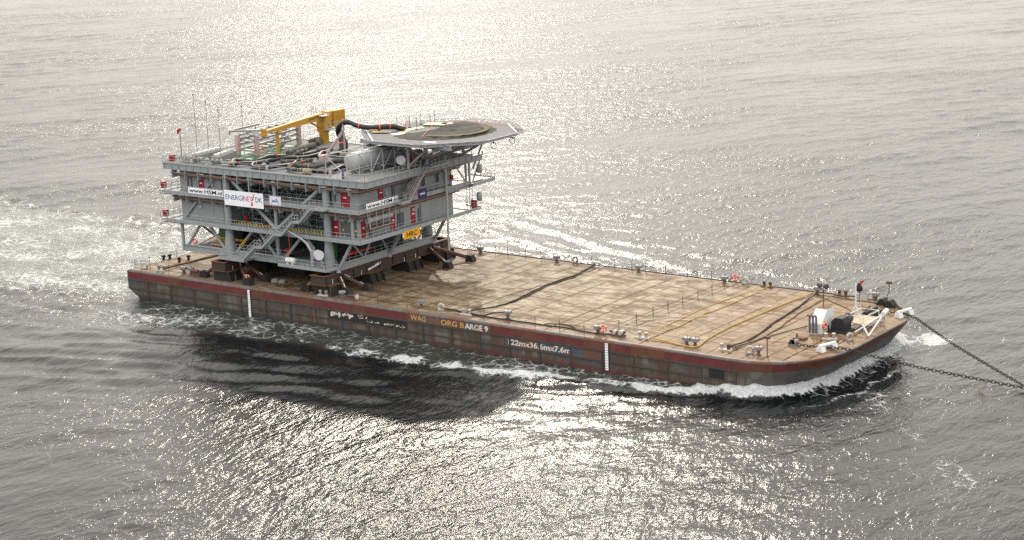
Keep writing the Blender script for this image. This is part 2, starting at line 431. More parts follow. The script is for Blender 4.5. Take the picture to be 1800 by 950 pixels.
MB().box(75.0, 90.9, -.03, -.005, -2.94, -1.70).build('size_patch', 'sizep', barge)
MB().box(42.6, 57.6, -.03, -.005, -2.94, -1.70).build('old_name_patch', 'brownd', barge)
U, V_ = (1, 0, 0), (0, 0, 1)
text('WAG', barge, (58.25, -.036, -1.28), U, V_, 2.9, .80, 'faded', 'name_lettering', .03)
text('ENB', barge, (61.5, -.036, -1.34), U, V_, 2.2, .80, 'ghost', 'name_lettering', .03)
text('ORG B', barge, (63.8, -.036, -1.36), U, V_, 4.15, .82, 'faded', 'name_lettering', .03)
text('ARGE 9', barge, (68.02, -.036, -1.40), U, V_, 4.1, .84, 'oldwhite', 'name_lettering', .035)
text('122mx36.6mx7.6m', barge, (75.5, -.031, -2.70), U, V_, 10.4, .82, 'oldwhite', 'size_lettering', .025)
rem = MB()
for k in range(58):
    x = 43.0 + 14.0 * random.random() ** 1.15; z = -1.95 - random.random() * .55; w = .25 + random.random() * .6; hh = .12 + random.random() * .36
    if 1.2 < (x - 43) % 2.6 < 1.5: continue
    if x > 50: z = -2.5 - random.random() * .2; hh *= .5
    p = [(x, -.036, z), (x + w, -.036, z + .05 * random.random()), (x + w * .9, -.036, z + hh), (x + w * .2, -.036, z + hh * .8)]
    rem.extr(p, (0, .004 + .0001 * k, 0))
for a, b in ((43.1, .9), (44.6, 1.3), (46.6, .9)):
    rem.box(a, a + .28, -.039, -.03, -2.55, -1.9); rem.box(a, a + b, -.041, -.03, -2.16, -1.92)
rem.build('old_lettering', 'oldwhite', barge)
for x, z1 in ((26.75, -4.6), (91.8, -4.1)):
    d = MB().box(x - .28, x + .28, -.17, -.14, z1, -.42).build('draft_mark', 'sign', barge)
    q = MB()
    for k in range(int((-.42 - z1) / .36)): q.box(x - .26, x + .26, -.176, -.169, z1 + .2 + k * .36, z1 + .25 + k * .36)
    q.box(x - .3, x - .25, -.178, -.16, z1, -.42); q.box(x + .25, x + .3, -.178, -.16, z1, -.42)
    q.build('draft_tick', 'black', d)
MB().box(107.4, 109.6, -.02, -.004, -3.0, -1.7).build('dark_patch', 'canvas', barge)

# ---- deck fittings
def prow(lst): return lst
v0 = None
def vent_at(x, y, label, rz=0, double=False, group='grey ventilator heads along the deck edges'):
    global v0
    if v0 is None:
        t = thing('deck_vent', label, 'vent', (x, y, 0), group)
        MB().lathe((0, 0, 0), [(.42, 0), (.42, .06), (.26, .1), (.22, .62), (.28, .68)], 12).build('stalk', 'stalk', t, True)
        b = MB().prism([(-.38, -.3), (.38, -.3), (.38, .3), (-.38, .3)], .66, .78)
        b.prism([(-.56, -.4), (.56, -.4), (.56, .4), (-.56, .4)], .78, 1.2); b.prism([(-.5, -.35), (.5, -.35), (.5, .35), (-.5, .35)], 1.2, 1.27)
        b.build('vent_head', 'vent', t, True)
        MB().tube((.1, 0, 1.26), (.1, 0, 1.62), .05, n=6).build('sounding_pipe', 'stalk', t, True)
        v0 = t; t.scale = (.88, .88, .88); return t
    return dup(v0, (x, y, 0), label, group, rz)
NV = [(58.5, 2.3, 'grey vent on the near edge in the platform shadow, behind the painted barge name'),
      (73.3, 3.1, 'grey vent on the near edge beside the end of the looping black rope'),
      (88.9, 2.2, 'grey vent on the near edge with an orange lifebuoy beside it'),
      (102.5, 2.7, 'left one of the twin grey vents at the corner of the yellow rope'),
      (103.7, 2.8, 'right one of the twin grey vents at the corner of the yellow rope'),
      (112.9, 3.1, 'patchy brown and grey vent near the bow between white ring and lamp post')]
for i, (x, y, l) in enumerate(NV): vent_at(x, y, l, .2 * (i % 3) - .1)
FV = [(44.6, 35.1, 'grey vent on the far deck edge nearest to the platform'),
      (59.5, 35.2, 'grey vent on the far edge between platform vent and small white ring'),
      (74.5, 35.4, 'grey vent on the far edge to the right of the black rope bollards'),
      (89.7, 35.0, 'grey vent on the far edge at the end of the cross deck fence'),
      (104.8, 35.3, 'grey vent on the far edge where yellow and black ropes meet'),
      (113.6, 35.9, 'grey vent on the far edge at the bow above brown wedge plates')]
for i, (x, y, l) in enumerate(FV): vent_at(x, y, l, .15 * (i % 3))
for x, y, l in ((10.8, 2.0, 'left grey vent of the pair on the near edge aft of the brown box'), (12.3, 2.1, 'right grey vent of the pair on the near edge aft of the brown box'),
                (30.0, 2.4, 'left grey vent of the shaded pair below the platform stairs'), (31.4, 2.5, 'right grey vent of the shaded pair below the platform stairs')):
    vent_at(x, y, l, .4)

b0 = None
def bollard(x, y, label, mat='worn', rz=0, group='twin bollards on white base plates'):
    t = thing('twin_bollard', label, 'bollard', (x, y, 0), group, rz)
    MB().bbox(-1.15, 1.15, -.42, .42, .006, .22, .06).build('base_plate', 'worn' if mat != 'stalk' else 'stalk', t, True)
    for s in (-.6, .6):
        MB().lathe((s, 0, .2), [(.27, 0), (.25, .6), (.33, .64), (.33, .76), (.28, .82), (0, .83)], 12).build('bollard_post', mat if s < 0 else ('stalk' if mat == 'mix' else mat), t, True)
    t.scale = (.85, .85, .85)
    return t
M['mix'] = M['worn']
bollard(66.9, 2.0, 'white twin bollard on the near edge with black ropes tied round it')
bollard(95.5, 3.1, 'white twin bollard on the near edge holding the pair of yellow ropes')
bollard(108.0, 3.1, 'twin bollard on the near bow, one post white and one brown', 'mix')
bollard(67.0, 35.2, 'pale twin bollard on the far edge holding the black ropes')
bollard(96.4, 35.8, 'rust brown twin bollard on the far edge holding the yellow ropes', 'stalk')
bollard(108.4, 36.0, 'small dark rusty bollard on the far edge near the red beacon', 'stalk')
bollard(117.4, 14.1, 'white twin bollard with rusty posts in front of the white deckhouse', rz=.5)
bollard(6.1, 1.7, 'twin bollard at the stern with yellow and black ropes', 'vent', rz=.1)
bollard(40.8, 1.2, 'white twin bollard beside the front brown beam end', rz=.1)

def ring(x, y, label, rz=0):
    t = thing('ring_fairlead', label, 'fairlead', (x, y, 0), 'white ring fairleads on the deck edge', rz)
    MB().torus((0, 0, .55), .45, .17, (0, 1, 0), 18, 8).build('ring', 'worn', t, True)
    MB().box(-.55, .55, -.22, .22, .006, .16).build('foot', 'vent', t, True)
ring(62.3, 2.1, 'white ring fairlead on the near edge left of the roped white bollard', .2)
ring(111.7, 2.9, 'white ring fairlead on the near bow left of the brown and grey vent', .4)
ring(62.4, 36.1, 'white ring fairlead on the far edge left of the black ropes')
ring(92.7, 35.9, 'white ring fairlead on the far edge right of the lifebuoy')
ring(112.8, 35.9, 'white ring fairlead on the far edge just left of the bow vent')
ring(120.0, 14.6, 'white ring fairlead on the bow edge in front of the A frame', 1.2)
ring(119.4, 25.2, 'small ring fairlead on the bow edge behind the A frame', 1.5)
ring(2.7, 1.3, 'grey ring fairlead at the near stern corner', .3)

for i, (x, y, l) in enumerate([(.5, 7.6, 'left small black mushroom vent of the pair by the stern edge'), (.9, 8.6, 'right small black mushroom vent of the pair by the stern edge'),
                (4.0, 7.7, 'small dark double stub on the aft deck'), (4.2, 9.6, 'thin small dark pipe stub on the aft deck')]):
    single(MB().lathe((x, y, 0), [(.28, 0), (.22, .1), (.2, .5), (.36, .52), (.36, .75), (0, .8)], 10), 'mushroom_vent', 'brownd', l, 'vent', 'small black vents on the aft deck')

def lifebuoy(x, y, z, label, axis=(.5, -1, 0), Rr=.42):
    t = thing('lifebuoy', label, 'lifebuoy', (x, y, z), 'orange lifebuoys')
    MB().torus((0, 0, .5), Rr, .13, axis, 18, 7).build('ring', 'orange', t, True)
    b = MB(); a = vec(axis) / np.linalg.norm(axis); s = np.cross((0, 0, 1), a)
    for k in range(4):
        q = math.pi / 4 + k * math.pi / 2; c = vec((0, 0, .5)) + s * math.cos(q) * Rr + vec((0, 0, 1)) * math.sin(q) * Rr
        tt = -s * math.sin(q) + vec((0, 0, 1)) * math.cos(q)
        b.tube(c - tt * .04, c + tt * .04, .14, n=8)
    b.build('white_band', 'sign', t, True)
    return t
for x, y, l in ((24.6, 1.9, 'orange lifebuoy on the near edge in shade, next to the brace pipe'), (89.9, 2.0, 'orange lifebuoy beside the grey vent on the near edge'), (91.0, 35.9, 'orange lifebuoy on the far deck edge')):
    t = lifebuoy(x, y, .35, l)
    MB().tube((0, .14, -.35), (0, .14, .5), .04, n=6).build('holder', 'stalk', t, True)

# lamp posts, floodlight mast
for x, y, hgt, l in ((114.3, 2.8, 2.4, 'brown lamp post on the near bow with a small box head'), (115.3, 36.0, 2.6, 'brown lamp post on the far bow edge with a stepped pole')):
    t = thing('lamp_post', l, 'lamp post', (x, y, 0))
    p = MB()
    if y > 20: p.path([(0, 0, 0), (0, 0, 1.0), (.25, 0, 1.15), (.25, 0, hgt)], .07, 6)
    else: p.tube((0, 0, 0), (0, 0, hgt), .075, n=8)
    p.build('pole', 'stalk', t, True)
    dx = .25 if y > 20 else 0
    MB().bbox(dx - .42, dx + .42, -.2, .2, hgt, hgt + .34, .05).build('lamp_head', 'stalk', t, True)
    MB().lathe((0, 0, 0), [(.3, .006), (.3, .06), (.12, .1)], 10).build('foot', 'stalk', t, True)

# wire fences: stanchions and guard wires
def fence(label, pts, h=1.45, wires=True):
    t = thing('wire_fence', label, 'fence', (pts[0][0], pts[0][1], 0), 'stanchion fences on the deck')
    for x, y in pts:
        m = MB().tube((x, y, 0), (x, y, h), .045, n=6); m.tube((x - .12, y, h * .7), (x + .12, y, h * .7), .03, n=5)
        m.tube((x - .12, y, h * .36), (x + .12, y, h * .36), .03, n=5)
        m.build('stanchion', 'stalk', t)
    if wires:
        for z in (.7, .36):
            P = []
            for a, b in zip(pts[:-1], pts[1:]):
                for k in range(4):
                    f = k / 4; P.append((a[0] + (b[0] - a[0]) * f, a[1] + (b[1] - a[1]) * f, h * z - .10 * 4 * f * (1 - f)))
            P.append((pts[-1][0], pts[-1][1], h * z))
            MB().path(P, .022, 5).build('guard_wire', 'ropek', t)
fence('wire fence running across the open deck', [(89.9, 1.2), (90.5, 5), (90.7, 9.1), (90.9, 13.1), (91, 16.9), (91.1, 20.7), (91.2, 24.8), (91.3, 28.6), (91.3, 32.2)])
fence('wire fence along the near edge of the middle deck', [(70.4, 1.4), (74.7, 1.3), (79.2, 1.3), (83.3, 1.3), (87.3, 1.3)])
fence('wire fence along the far deck edge', [(47, 35.9), (49.5, 35.9), (53.0, 35.9), (56, 35.9), (59.1, 35.9), (62.8, 35.9), (65.6, 35.9), (69.8, 35.9), (73, 35.9), (75.5, 35.9), (79, 35.9), (82.8, 35.9), (87, 35.9), (90.2, 36.1), (92.2, 36.1)])
fence('wire fence along the stern edge', [(.6, 1.2), (.6, 4.4), (.6, 10.4), (.6, 15.6), (.6, 21)])
fence('wire fence along the near edge at the stern', [(4.4, .9), (8.6, .9), (12.4, .9)])
fence('wire fence along the near edge beneath the platform', [(23.2, .9), (27.5, .9), (33, .9), (38, .9), (42.5, .9), (46.5, .9), (51.5, .9), (57, .9)])

# ropes lying on the deck
def rope(name, mat, label, pts, r=.09, z=None, group='ropes lying on the deck'):
    P = smoothpath([(p[0], p[1], p[2] if len(p) > 2 else r + .01) for p in pts], 7)
    wob = .03 if mat == 'ropey' else .08
    P = [(x + wob * math.sin(i * 1.3 + x), y + wob * math.sin(i * .9 + y), zz) for i, (x, y, zz) in enumerate(P)]
    return single(MB().path(P, r * (.62 if mat == 'ropey' else .75), 7), name, mat, label, 'rope', group)
rope('rope', 'ropek', 'thick black rope crossing mid deck between twin bollards, front strand', [(66.8, 34.9, .5), (67.1, 29.4), (66.9, 22.2), (67.6, 16.3), (68.3, 10.9), (67.9, 7.3), (66.8, 2.7, .4)], .13)
rope('rope', 'ropek', 'black rope strand looping beside the thick mid deck rope', [(66.9, 35.4, .5), (67.7, 28.0), (67.3, 21.8), (68.3, 15.0), (68.5, 10.5)], .09)
rope('rope', 'ropek', 'short black rope loop between near bollard and near vent', [(66.9, 2.1, .5), (69.1, 2.4), (69.9, 4.8), (71.8, 5.2), (73.1, 3.4, .3)], .10)
rope('rope', 'ropek', 'long black rope along the near edge', [(62.4, 2.3, .4), (64.5, 2.9), (66.5, 2.4), (70.9, 1.95), (74.3, 2.1), (78.2, 2.0), (83.9, 2.2), (88.7, 1.7), (91.7, 2.8)], .14)
rope('rope', 'ropek', 'thin black bight beside the long near edge rope', [(79.5, 2.1), (80.5, 3.4), (83.5, 3.6), (85.2, 2.4)], .08)
rope('rope', 'brace', 'thin rust coloured line running from the near bollard over mid deck', [(66.6, 2.6, .3), (65.4, 9.4), (65.5, 15.9), (66.3, 21.2)], .05)
rope('rope', 'ropey', 'left yellow rope between the yellow roped bollards', [(95.2, 3.2, .4), (94.9, 11.7), (94.6, 21.0), (95.3, 29.5), (96.0, 35.4, .4)], .09)
rope('rope', 'ropey', 'right yellow rope with a small loop between the yellow roped bollards', [(95.9, 3.2, .4), (96.7, 9.7), (96.4, 15), (97.4, 16.6), (96.2, 17.6), (96.7, 20.8), (96.8, 30.3), (97.0, 35.6, .4)], .10)
rope('rope', 'ropey', 'thick yellow rope bent round the twin vents and leading to the far edge', [(96.7, 3.0, .3), (99.9, 2.6), (102.6, 2.0), (104.2, 2.4), (103.4, 7), (103.0, 12.7), (103.2, 21.8), (103.7, 30.9), (104.6, 35.0, .4)], .14)
rope('rope', 'ropek', 'left black rope from the brown and white bollard to the far vent', [(108.5, 3.4, .5), (108.4, 9.0), (107.1, 18.3), (106.2, 26.0), (104.8, 34.9, .3)], .12)
rope('rope', 'ropek', 'right black rope from the brown and white bollard to the far vent', [(108.6, 3.5, .4), (108.3, 11.4), (106.8, 20.0), (105.7, 29.0), (104.9, 34.8, .3)], .10)
rope('rope', 'ropeb', 'olive brown rope curving from near bollard to the small far bollard', [(108.7, 3.7, .3), (109.4, 8.9), (108.9, 16.2), (107.8, 23.2), (107.2, 31.2), (108.2, 35.6, .4)], .10)
rope('rope', 'ropek', 'straight black rope from near bow bollard to the deckhouse', [(109.0, 3.9, .3), (109.8, 11.3), (112.0, 18.2, .2)], .08)
rope('rope', 'ropeb', 'dark rope angled over the bow deck from the far vent to the winch', [(104.9, 35.0, .2), (109.1, 31.8), (113.8, 28.1), (114.8, 23.4), (116.0, 19.4, .4)], .08)
rope('rope', 'ropek', 'thin dark rope along the far bow edge', [(105.0, 34.9), (108.8, 34.6), (113.2, 34.4), (115.2, 34.0)], .07)
rope('rope', 'ropek', 'short dark rope end behind the near white chain bracket', [(117.9, 10.6), (118.4, 12.3), (119.0, 13.6)], .10)
rope('rope', 'ropey', 'yellow rope on the aft deck', [(5.4, 1.9, .4), (5.6, 8.0), (6.0, 14.8), (6.4, 22)], .12)
rope('rope', 'ropek', 'black rope on the aft deck beside the yellow one', [(6.6, 1.9, .4), (6.4, 8.5), (6.8, 15.8), (7.2, 23)], .14)
rope('rope', 'ropey', 'yellow rope in the shade under the platform', [(31.4, 2.8, .3), (31.0, 8.3), (31.4, 13.3), (31.8, 20)], .11)
rope('rope', 'ropew', 'pale rope bights lying on the sunlit deck behind the lifebuoy', [(90.4, 2.6), (89.6, 8.3), (91.5, 12), (93.6, 14.4), (96.9, 17.1)], .05)
rope('rope', 'ropew', 'second pale rope bight nearer the yellow ropes', [(91.9, 3.2), (91.9, 8.0), (93.8, 12.6), (97.2, 14.4)], .05)

# chain stopper by the lifebuoy, winch, deckhouse, mast, A frame
t = thing('chain_stopper', 'black and white rope stopper lying by the near lifebuoy', 'stopper', (91.8, 2.5, 0))
MB().bbox(-.9, 1.2, -.4, .4, .006, .25, .05).build('base_plate', 'stalk', t, True)
MB().tube((-.3, -.35, .5), (-.3, .35, .5), .25, n=10).tube((.7, -.45, .55), (.7, .45, .55), .32, n=10).build('roller', 'worn', t, True)
MB().bar((-1.2, .1, .5), (1.3, 0, .62), .2, .25).build('jaw', 'chain', t, True)

t = thing('deckhouse', 'white wedge shaped deckhouse with three exhaust pipes on the bow', 'deckhouse', (114.4, 17.5, 0))
prof = [(15.8, .01), (19.4, .01), (19.4, 3.0), (17.6, 3.0), (15.8, 1.35)]
MB().extr([(113.6, y, z) for y, z in prof], (1.7, 0, 0)).build('house', 'white', t)
MB().box(113.65, 115.25, 17.62, 19.35, 3.002, 3.04).build('rusty_top', 'flange', t)
for k in range(3):
    x = 113.75 + k * .48
    MB().path([(x, 15.5, .02), (x, 15.5, 2.3), (x - .05, 15.42, 2.48), (x - .28, 15.3, 2.55)], .14, 8).build('exhaust_pipe', 'dgrey', t)
MB().box(113.6, 114.95, 15.3, 15.8, .01, .12).build('pipe_foot', 'worn', t)
lifebuoy(115.42, 16.6, .55, 'orange lifebuoy hanging on the white deckhouse', (1, 0, 0))
t = thing('floodlight_mast', 'rusty mast with two black floodlights on the deckhouse roof', 'floodlight', (114.3, 18.4, 3.04))
MB().tube((0, 0, 0), (0, 0, 2.7), .06, n=7).tube((0, 0, 2.0), (-.5, .1, 2.75), .04, n=6).tube((0, 0, 2.0), (.5, .1, 2.75), .04, n=6).tube((0, 0, 1.6), (-.9, -.6, 0.05), .02, n=5).build('pole', 'brace', t, True)
for s in (-1, 1): MB().lathe((.45 * s, -.1, 3.0), [(.1, -.3), (.3, -.2), (.42, .2), (.40, .25), (0, .24)], 12, (.4 * s, -.8, -.25)).build('floodlight', 'dgrey', t, True)

t = thing('winch', 'black covered winch beside the white deckhouse', 'winch', (116.9, 18.4, 0))
c = MB().extr([(-1.0, -.95, .25), (1.0, -.95, .25), (1.0, -.95, 1.35), (.6, -.95, 2.0), (-.4, -.95, 2.05), (-1.0, -.95, 1.5)], (0, 1.9, 0)); c.build('winch_body', 'canvas', t, True)
MB().bbox(-1.4, 1.4, -1.2, 1.3, .006, .28, .05).build('base_frame', 'canvas', t, True)
MB().tube((.2, .95, 1.5), (.2, 1.75, 1.5), .5, n=14).tube((.2, 1.75, 1.5), (.2, 1.85, 1.5), .7, n=14).build('drum', 'dgrey', t, True)
MB().tube((-1.7, -.6, 0), (-1.7, -.6, .8), .2, n=8).build('motor', 'canvas', t, True)

t = thing('signal_mast', 'thin white tripod mast standing on the bow', 'mast', (115.8, 25, 0))
MB().tube((0, 0, 0), (0, 0, 5.0), .13, .09, n=8).build('pole', 'white', t, True)
for a in ((1.3, -.9), (-.5, -1.4), (.3, 1.4)): MB().tube((a[0], a[1], .01), (0, 0, 2.0), .06, n=6).build('stay', 'white', t, True)
m = MB()
for z in (.8, 1.2, 1.6, 2.0, 2.4, 2.8, 3.2): m.tube((.1, 0, z), (.75, 0, z), .03, n=5)
m.tube((.75, 0, .1), (.75, 0, 3.4), .03, n=5); m.build('ladder', 'white', t, True)
MB().bar((-.55, 0, 3.6), (.55, 0, 3.6), .06).build('crossbar', 'white', t, True)
single(MB().lathe((112.0, 33.9, 0), [(.05, 0), (.05, 1.5), (.4, 1.6), (.55, 2.0), (.2, 2.7), (0, 2.8)], 9), 'buoy_cover', 'canvas', 'black dan buoy standing near the far bow edge', 'buoy')
t = thing('flag', 'small red flag above the black dan buoy on the bow', 'flag', (112.3, 33.6, 0))
MB().tube((0, 0, .01), (0, 0, 3.1), .04, n=5).build('staff', 'stalk', t, True)
fl = MB()
for k in range(5):
    y0, y1 = k * .22, (k + 1) * .22
    fl.add([(.08 * math.sin(k * 1.4), y0, 2.4 + .08 * k), (.08 * math.sin(k * 1.4 + 1.4), y1, 2.48 + .08 * k), (.08 * math.sin(k * 1.4 + 1.4), y1, 3.1 - .02 * k), (.08 * math.sin(k * 1.4), y0, 3.1 - .02 * k)], [(0, 1, 2, 3)])
fl.build('cloth', 'tred', t, True)

t = thing('tow_gantry', 'white tubular A frame with a roller at the edge of the bow', 'A frame', (120.5, 21, 0))
top1, top2 = (121.4, 20.3, 2.15), (120.5, 24.4, 1.9)
for a, b in (((118.7, 18.8, .02), (121.5, 21.5, 2.2)), ((121.1, 17.9, .02), (121.5, 21.5, 2.2)), ((121.1, 17.9, .02), (120.0, 18.4, 1.35)), ((120.6, 23.5, .02), (121.3, 22.4, 2.2))):
    MB().tube(a, b, .12, n=9).build('leg', 'white', t)
MB().tube((121.6, 21.2, 2.3), (121.2, 23.2, 2.3), .33, n=14).build('roller', 'white', t)
t = thing('work_platform', 'white railed platform frame between mast and A frame on the bow', 'platform', (118.3, 22, 0))
m = MB()
for x, y in ((117.0, 20.2), (119.5, 19.8), (119.6, 24.2), (117.0, 24.2)): m.tube((x, y, .006), (x, y, 1.9), .055, n=6)
m.build('post', 'white', t)
m = MB(); Pp = [(117.0, 20.2), (119.5, 19.8), (119.6, 24.2), (117.0, 24.2)]
for z in (.95, 1.9):
    for a, b in zip(Pp, Pp[1:] + Pp[:1]): m.tube((*a, z), (*b, z), .05, n=6)
for a, b in zip(Pp, Pp[1:] + Pp[:1]): m.tube((*a, .05), (*b, .95), .035, n=5)
m.build('rail', 'white', t)
MB().box(117.1, 119.5, 20.3, 24.1, .85, .92).build('floor', 'hbeige', t)
single(MB().bbox(115.8, 117.6, 26.5, 29.8, .006, .55, .08).tube((116.5, 26.3, .6), (116.5, 30, .6), .25, n=9), 'chain_locker', 'brownd', 'low dark rusty box behind the white mast', 'box')
single(MB().bbox(113.4, 114.9, 11.8, 12.8, .006, .35, .08).lathe((113.6, 12.2, .3), [(.15, 0), (.15, .5), (0, .52)], 8), 'deck_hatch', 'flange', 'small rusty hatch on the deck left of the white twin bollard', 'hatch')
for k, (x, y, l) in enumerate(((115.6, 34.2, 'left brown wedge bracket plate by the far bow vent'), (117.0, 33.6, 'right brown wedge bracket plate by the far bow vent'))):
    single(MB().extr([(x - .9, y - .7, .006), (x + .9, y - .7, .006), (x + .1, y - .7, .95), (x - .3, y - .7, .95)], (0, 1.3, 0)), 'wedge_bracket', 'brownd', l, 'bracket', 'brown wedge brackets at the far bow')

# tow brackets and chains
def bracket(x, y, rz, label):
    t = thing('tow_bracket', label, 'bracket', (x, y, 0), 'white tow brackets on the bow', rz)
    for s in (-1.3, 1.3):
        MB().extr([(-.55, s - .5, .006), (.75, s - .5, .006), (.5, s - .5, .7), (-.3, s - .5, .7)], (0, 1.0, 0)).build('cheek', 'white', t, True)
    MB().tube((.1, -1.75, .82), (.1, 1.75, .82), .28, n=12).build('crossbeam', 'white', t, True)
    t.scale = (.85, .85, .85)
    return t
bracket(119.3, 9.4, -.3, 'white tow bracket with chain at the near bow corner')
bracket(120.6, 29.8, -.27, 'white tow bracket with chain at the far bow corner')
def chain(pts, label, L=.64, r=.052, sag=0):
    P = smoothpath(pts, 14); P = np.array(P); seg = np.r_[0, np.cumsum(np.linalg.norm(np.diff(P, axis=0), axis=1))]
    n = int(seg[-1] / (L * .72)); mb = MB()
    for k in range(n):
        s = (k + .5) / n * seg[-1]; c = np.array([np.interp(s, seg, P[:, i]) for i in range(3)])
        e = np.array([np.interp(min(s + .2, seg[-1]), seg, P[:, i]) for i in range(3)]) - np.array([np.interp(max(s - .2, 0), seg, P[:, i]) for i in range(3)])
        d = e / np.linalg.norm(e); d0, rr, u = mb.frame(c, c + d)
        q = rr if k % 2 else u
        pts = [c + d * (L / 2 - .17) * sx + (d * math.cos(a) * sx + q * math.sin(a)) * .17 for sx, a in ((1, -math.pi / 2), (1, -.8), (1, 0), (1, .8), (1, math.pi / 2), (-1, math.pi / 2), (-1, .8), (-1, 0), (-1, -.8), (-1, -math.pi / 2))]
        mb.path(pts, r, 6, True)
    return single(mb, 'tow_chain', 'chain', label, 'chain', 'tow chains leading off the bow')
apex = (143.0, 18.0, -4.05)
chain([(115.4, 8.9, .3), (117.4, 8.9, .32), (119.4, 9.1, .4), (121.9, 10.1, .25), (124.5, 11.1, -.45), (130, 13.2, -1.75), (136, 15.6, -2.9), apex], 'heavy rusty tow chain from the near bow bracket')
chain([(116.6, 29.2, .3), (118.4, 29.4, .3), (120.2, 29.6, .4), (122.6, 28.9, .2), (125, 27.7, -.42), (130, 24.8, -1.6), (136, 21.8, -2.85), apex], 'heavy rusty tow chain from the far bow bracket')
chain([(117.0, 34.0, .4), (118.6, 32.6, .3), (120.0, 31.3, .35), (121.2, 30.6, .3)], 'short dark chain from the brown wedges to the far tow bracket')
rope('pennant_rope', 'ropeb', 'thin frayed rope hanging from the near tow chain into the water', [(138.3, 16.3, -3.2), (138.0, 15.8, -3.9), (137.6, 15.0, -4.3), (139.0, 14.2, -4.6)], .06, group='tow line ropes')
for x, y, l in ((114.7, 9.3, 'rusty chain stopper claw at the inner end of the near tow chain'), (116.0, 29.0, 'rusty chain stopper claw at the inner end of the far tow chain')):
    t = thing('chain_claw', l, 'stopper', (x, y, 0))
    MB().bbox(-.7, .5, -.45, .45, .006, .3, .05).build('base_plate', 'vent', t, True)
    MB().tube((.2, -.5, .55), (.2, .5, .55), .3, n=10).build('pin', 'vent', t, True)
    MB().extr([(-.6, -.5, .3), (.4, -.5, .3), (.2, -.5, .9), (-.3, -.5, .9)], (0, .2, 0)).extr([(-.6, .3, .3), (.4, .3, .3), (.2, .3, .9), (-.3, .3, .9)], (0, .2, 0)).build('lug', 'chain', t, True)

# ================================================================== GRILLAGE
BZ0, BZ1 = 1.6, 3.05
def skid(xf, label):
    t = thing('skid_beam', label, 'beam', (xf - 1.4, 16, BZ0), 'brown skid beams carrying the platform')
    w, y0, y1 = 2.8, .8, 31.2
    for x in (xf - .06, xf - w):
        MB().box(x, x + .06, y0 + .06, y1 - .06, BZ0 + .08, BZ1 - .08).build('web', 'brown', t)
    for y in (y0, y1 - .06): MB().box(xf - w, xf, y, y + .06, BZ0 + .08, BZ1 - .08).build('end_plate', 'brown', t)
    MB().box(xf - w - .15, xf + .15, y0 - .15, y1 + .15, BZ0, BZ0 + .08).build('bottom_flange', 'flange', t)
    m = MB(); m.box(xf - .5, xf + .15, y0 - .15, y1 + .15, BZ1 - .08, BZ1); m.box(xf - w - .15, xf - w + .5, y0 - .15, y1 + .15, BZ1 - .08, BZ1)
    m.box(xf - w + .5, xf - .5, y0 - .15, y0 + .3, BZ1 - .08, BZ1); m.box(xf - w + .5, xf - .5, y1 - .3, y1 + .15, BZ1 - .08, BZ1)
    m.build('top_flange', 'flange', t)
    k = 0; y = y0 + .2
    while y < y1:
        MB().box(xf, xf + .13, y, y + .06, BZ0 + .08, BZ1 - .08).build('stiffener', 'brownd', t); y += 3.1
    if xf > 30:
        m = MB()
        for k in range(9):
            yy = 10.6 + k * .33 + .1 * random.random(); m.extr([(xf + .006, yy, BZ0 + .35 + .05 * k), (xf + .006, yy + .38, BZ0 + .35 + .06 * k), (xf + .006, yy + .36, BZ0 + .68 + .07 * k * (k > 4) + .1 * random.random()), (xf + .006, yy - .05, BZ0 + .62 + .05 * k)], (.004 + .0003 * k, 0, 0))
        m.build('white_paint_patch', 'weld', t)
    m = MB()
    for yy in (2.3, 5.6, 8.9, 19.2, 22, 28.1): m.box(xf + .132, xf + .15, yy, yy + .1, BZ0 + .05, BZ0 + .75)
    m.build('weld_mark', 'weld', t)
skid(41.6, 'long brown steel beam across the deck under the front of the platform')
skid(21.1, 'brown steel beam with boxed end under the aft part of the platform')
def stool(x0, x1, y0, y1, label):
    t = thing('support_stool', label, 'support', ((x0 + x1) / 2, (y0 + y1) / 2, 0), 'dark steel stools under the skid beams')
    MB().extr([(x0, y0 + .1, .006), (x1 + .5, y0 + .1, .006), (x1 + .1, y0 + .1, BZ0 - .09), (x0, y0 + .1, BZ0 - .09)], (0, y1 - y0 - .2, 0)).build('body', 'brownd', t)
    MB().box(x0 - .1, x1 + .35, y0, y1, BZ0 - .088, BZ0 - .01).build('top_flange', 'flange', t)
    for y in (y0 - .02, (y0 + y1) / 2, y1 - .03):
        MB().extr([(x1 + .1, y, .006), (x1 + .85, y, .006), (x1 + .4, y, BZ0 - .1), (x1 + .1, y, BZ0 - .1)], (0, .05, 0)).build('gusset', 'brownd', t)
SF = [(1.2, 4.4, 'dark stool under the near end of the front beam'), (10.2, 13.2, 'second dark stool from the near side under the front beam'), (19.3, 22.6, 'third dark stool from the near side under the front beam'), (26.6, 30.9, 'dark stool under the far end of the front beam')]
for y0, y1, l in SF: stool(38.9, 42.0, y0, y1, l)
for y0, y1, l in ((1.0, 3.8, 'dark stool under the near end of the aft beam'), (9.0, 12.4, 'big black stool under the aft beam behind the stairs'), (19, 22, 'hidden dark stool further in under the aft beam')): stool(18.3, 21.3, y0, y1, l)
single(MB().extr([(24.6, 9.6, .01), (29.6, 9.6, .01), (29.0, 9.6, 3.0), (25.2, 9.6, 3.0)], (0, 3.0, 0)), 'plate_support', 'brownd', 'large black plate support standing under the middle of the platform', 'support')
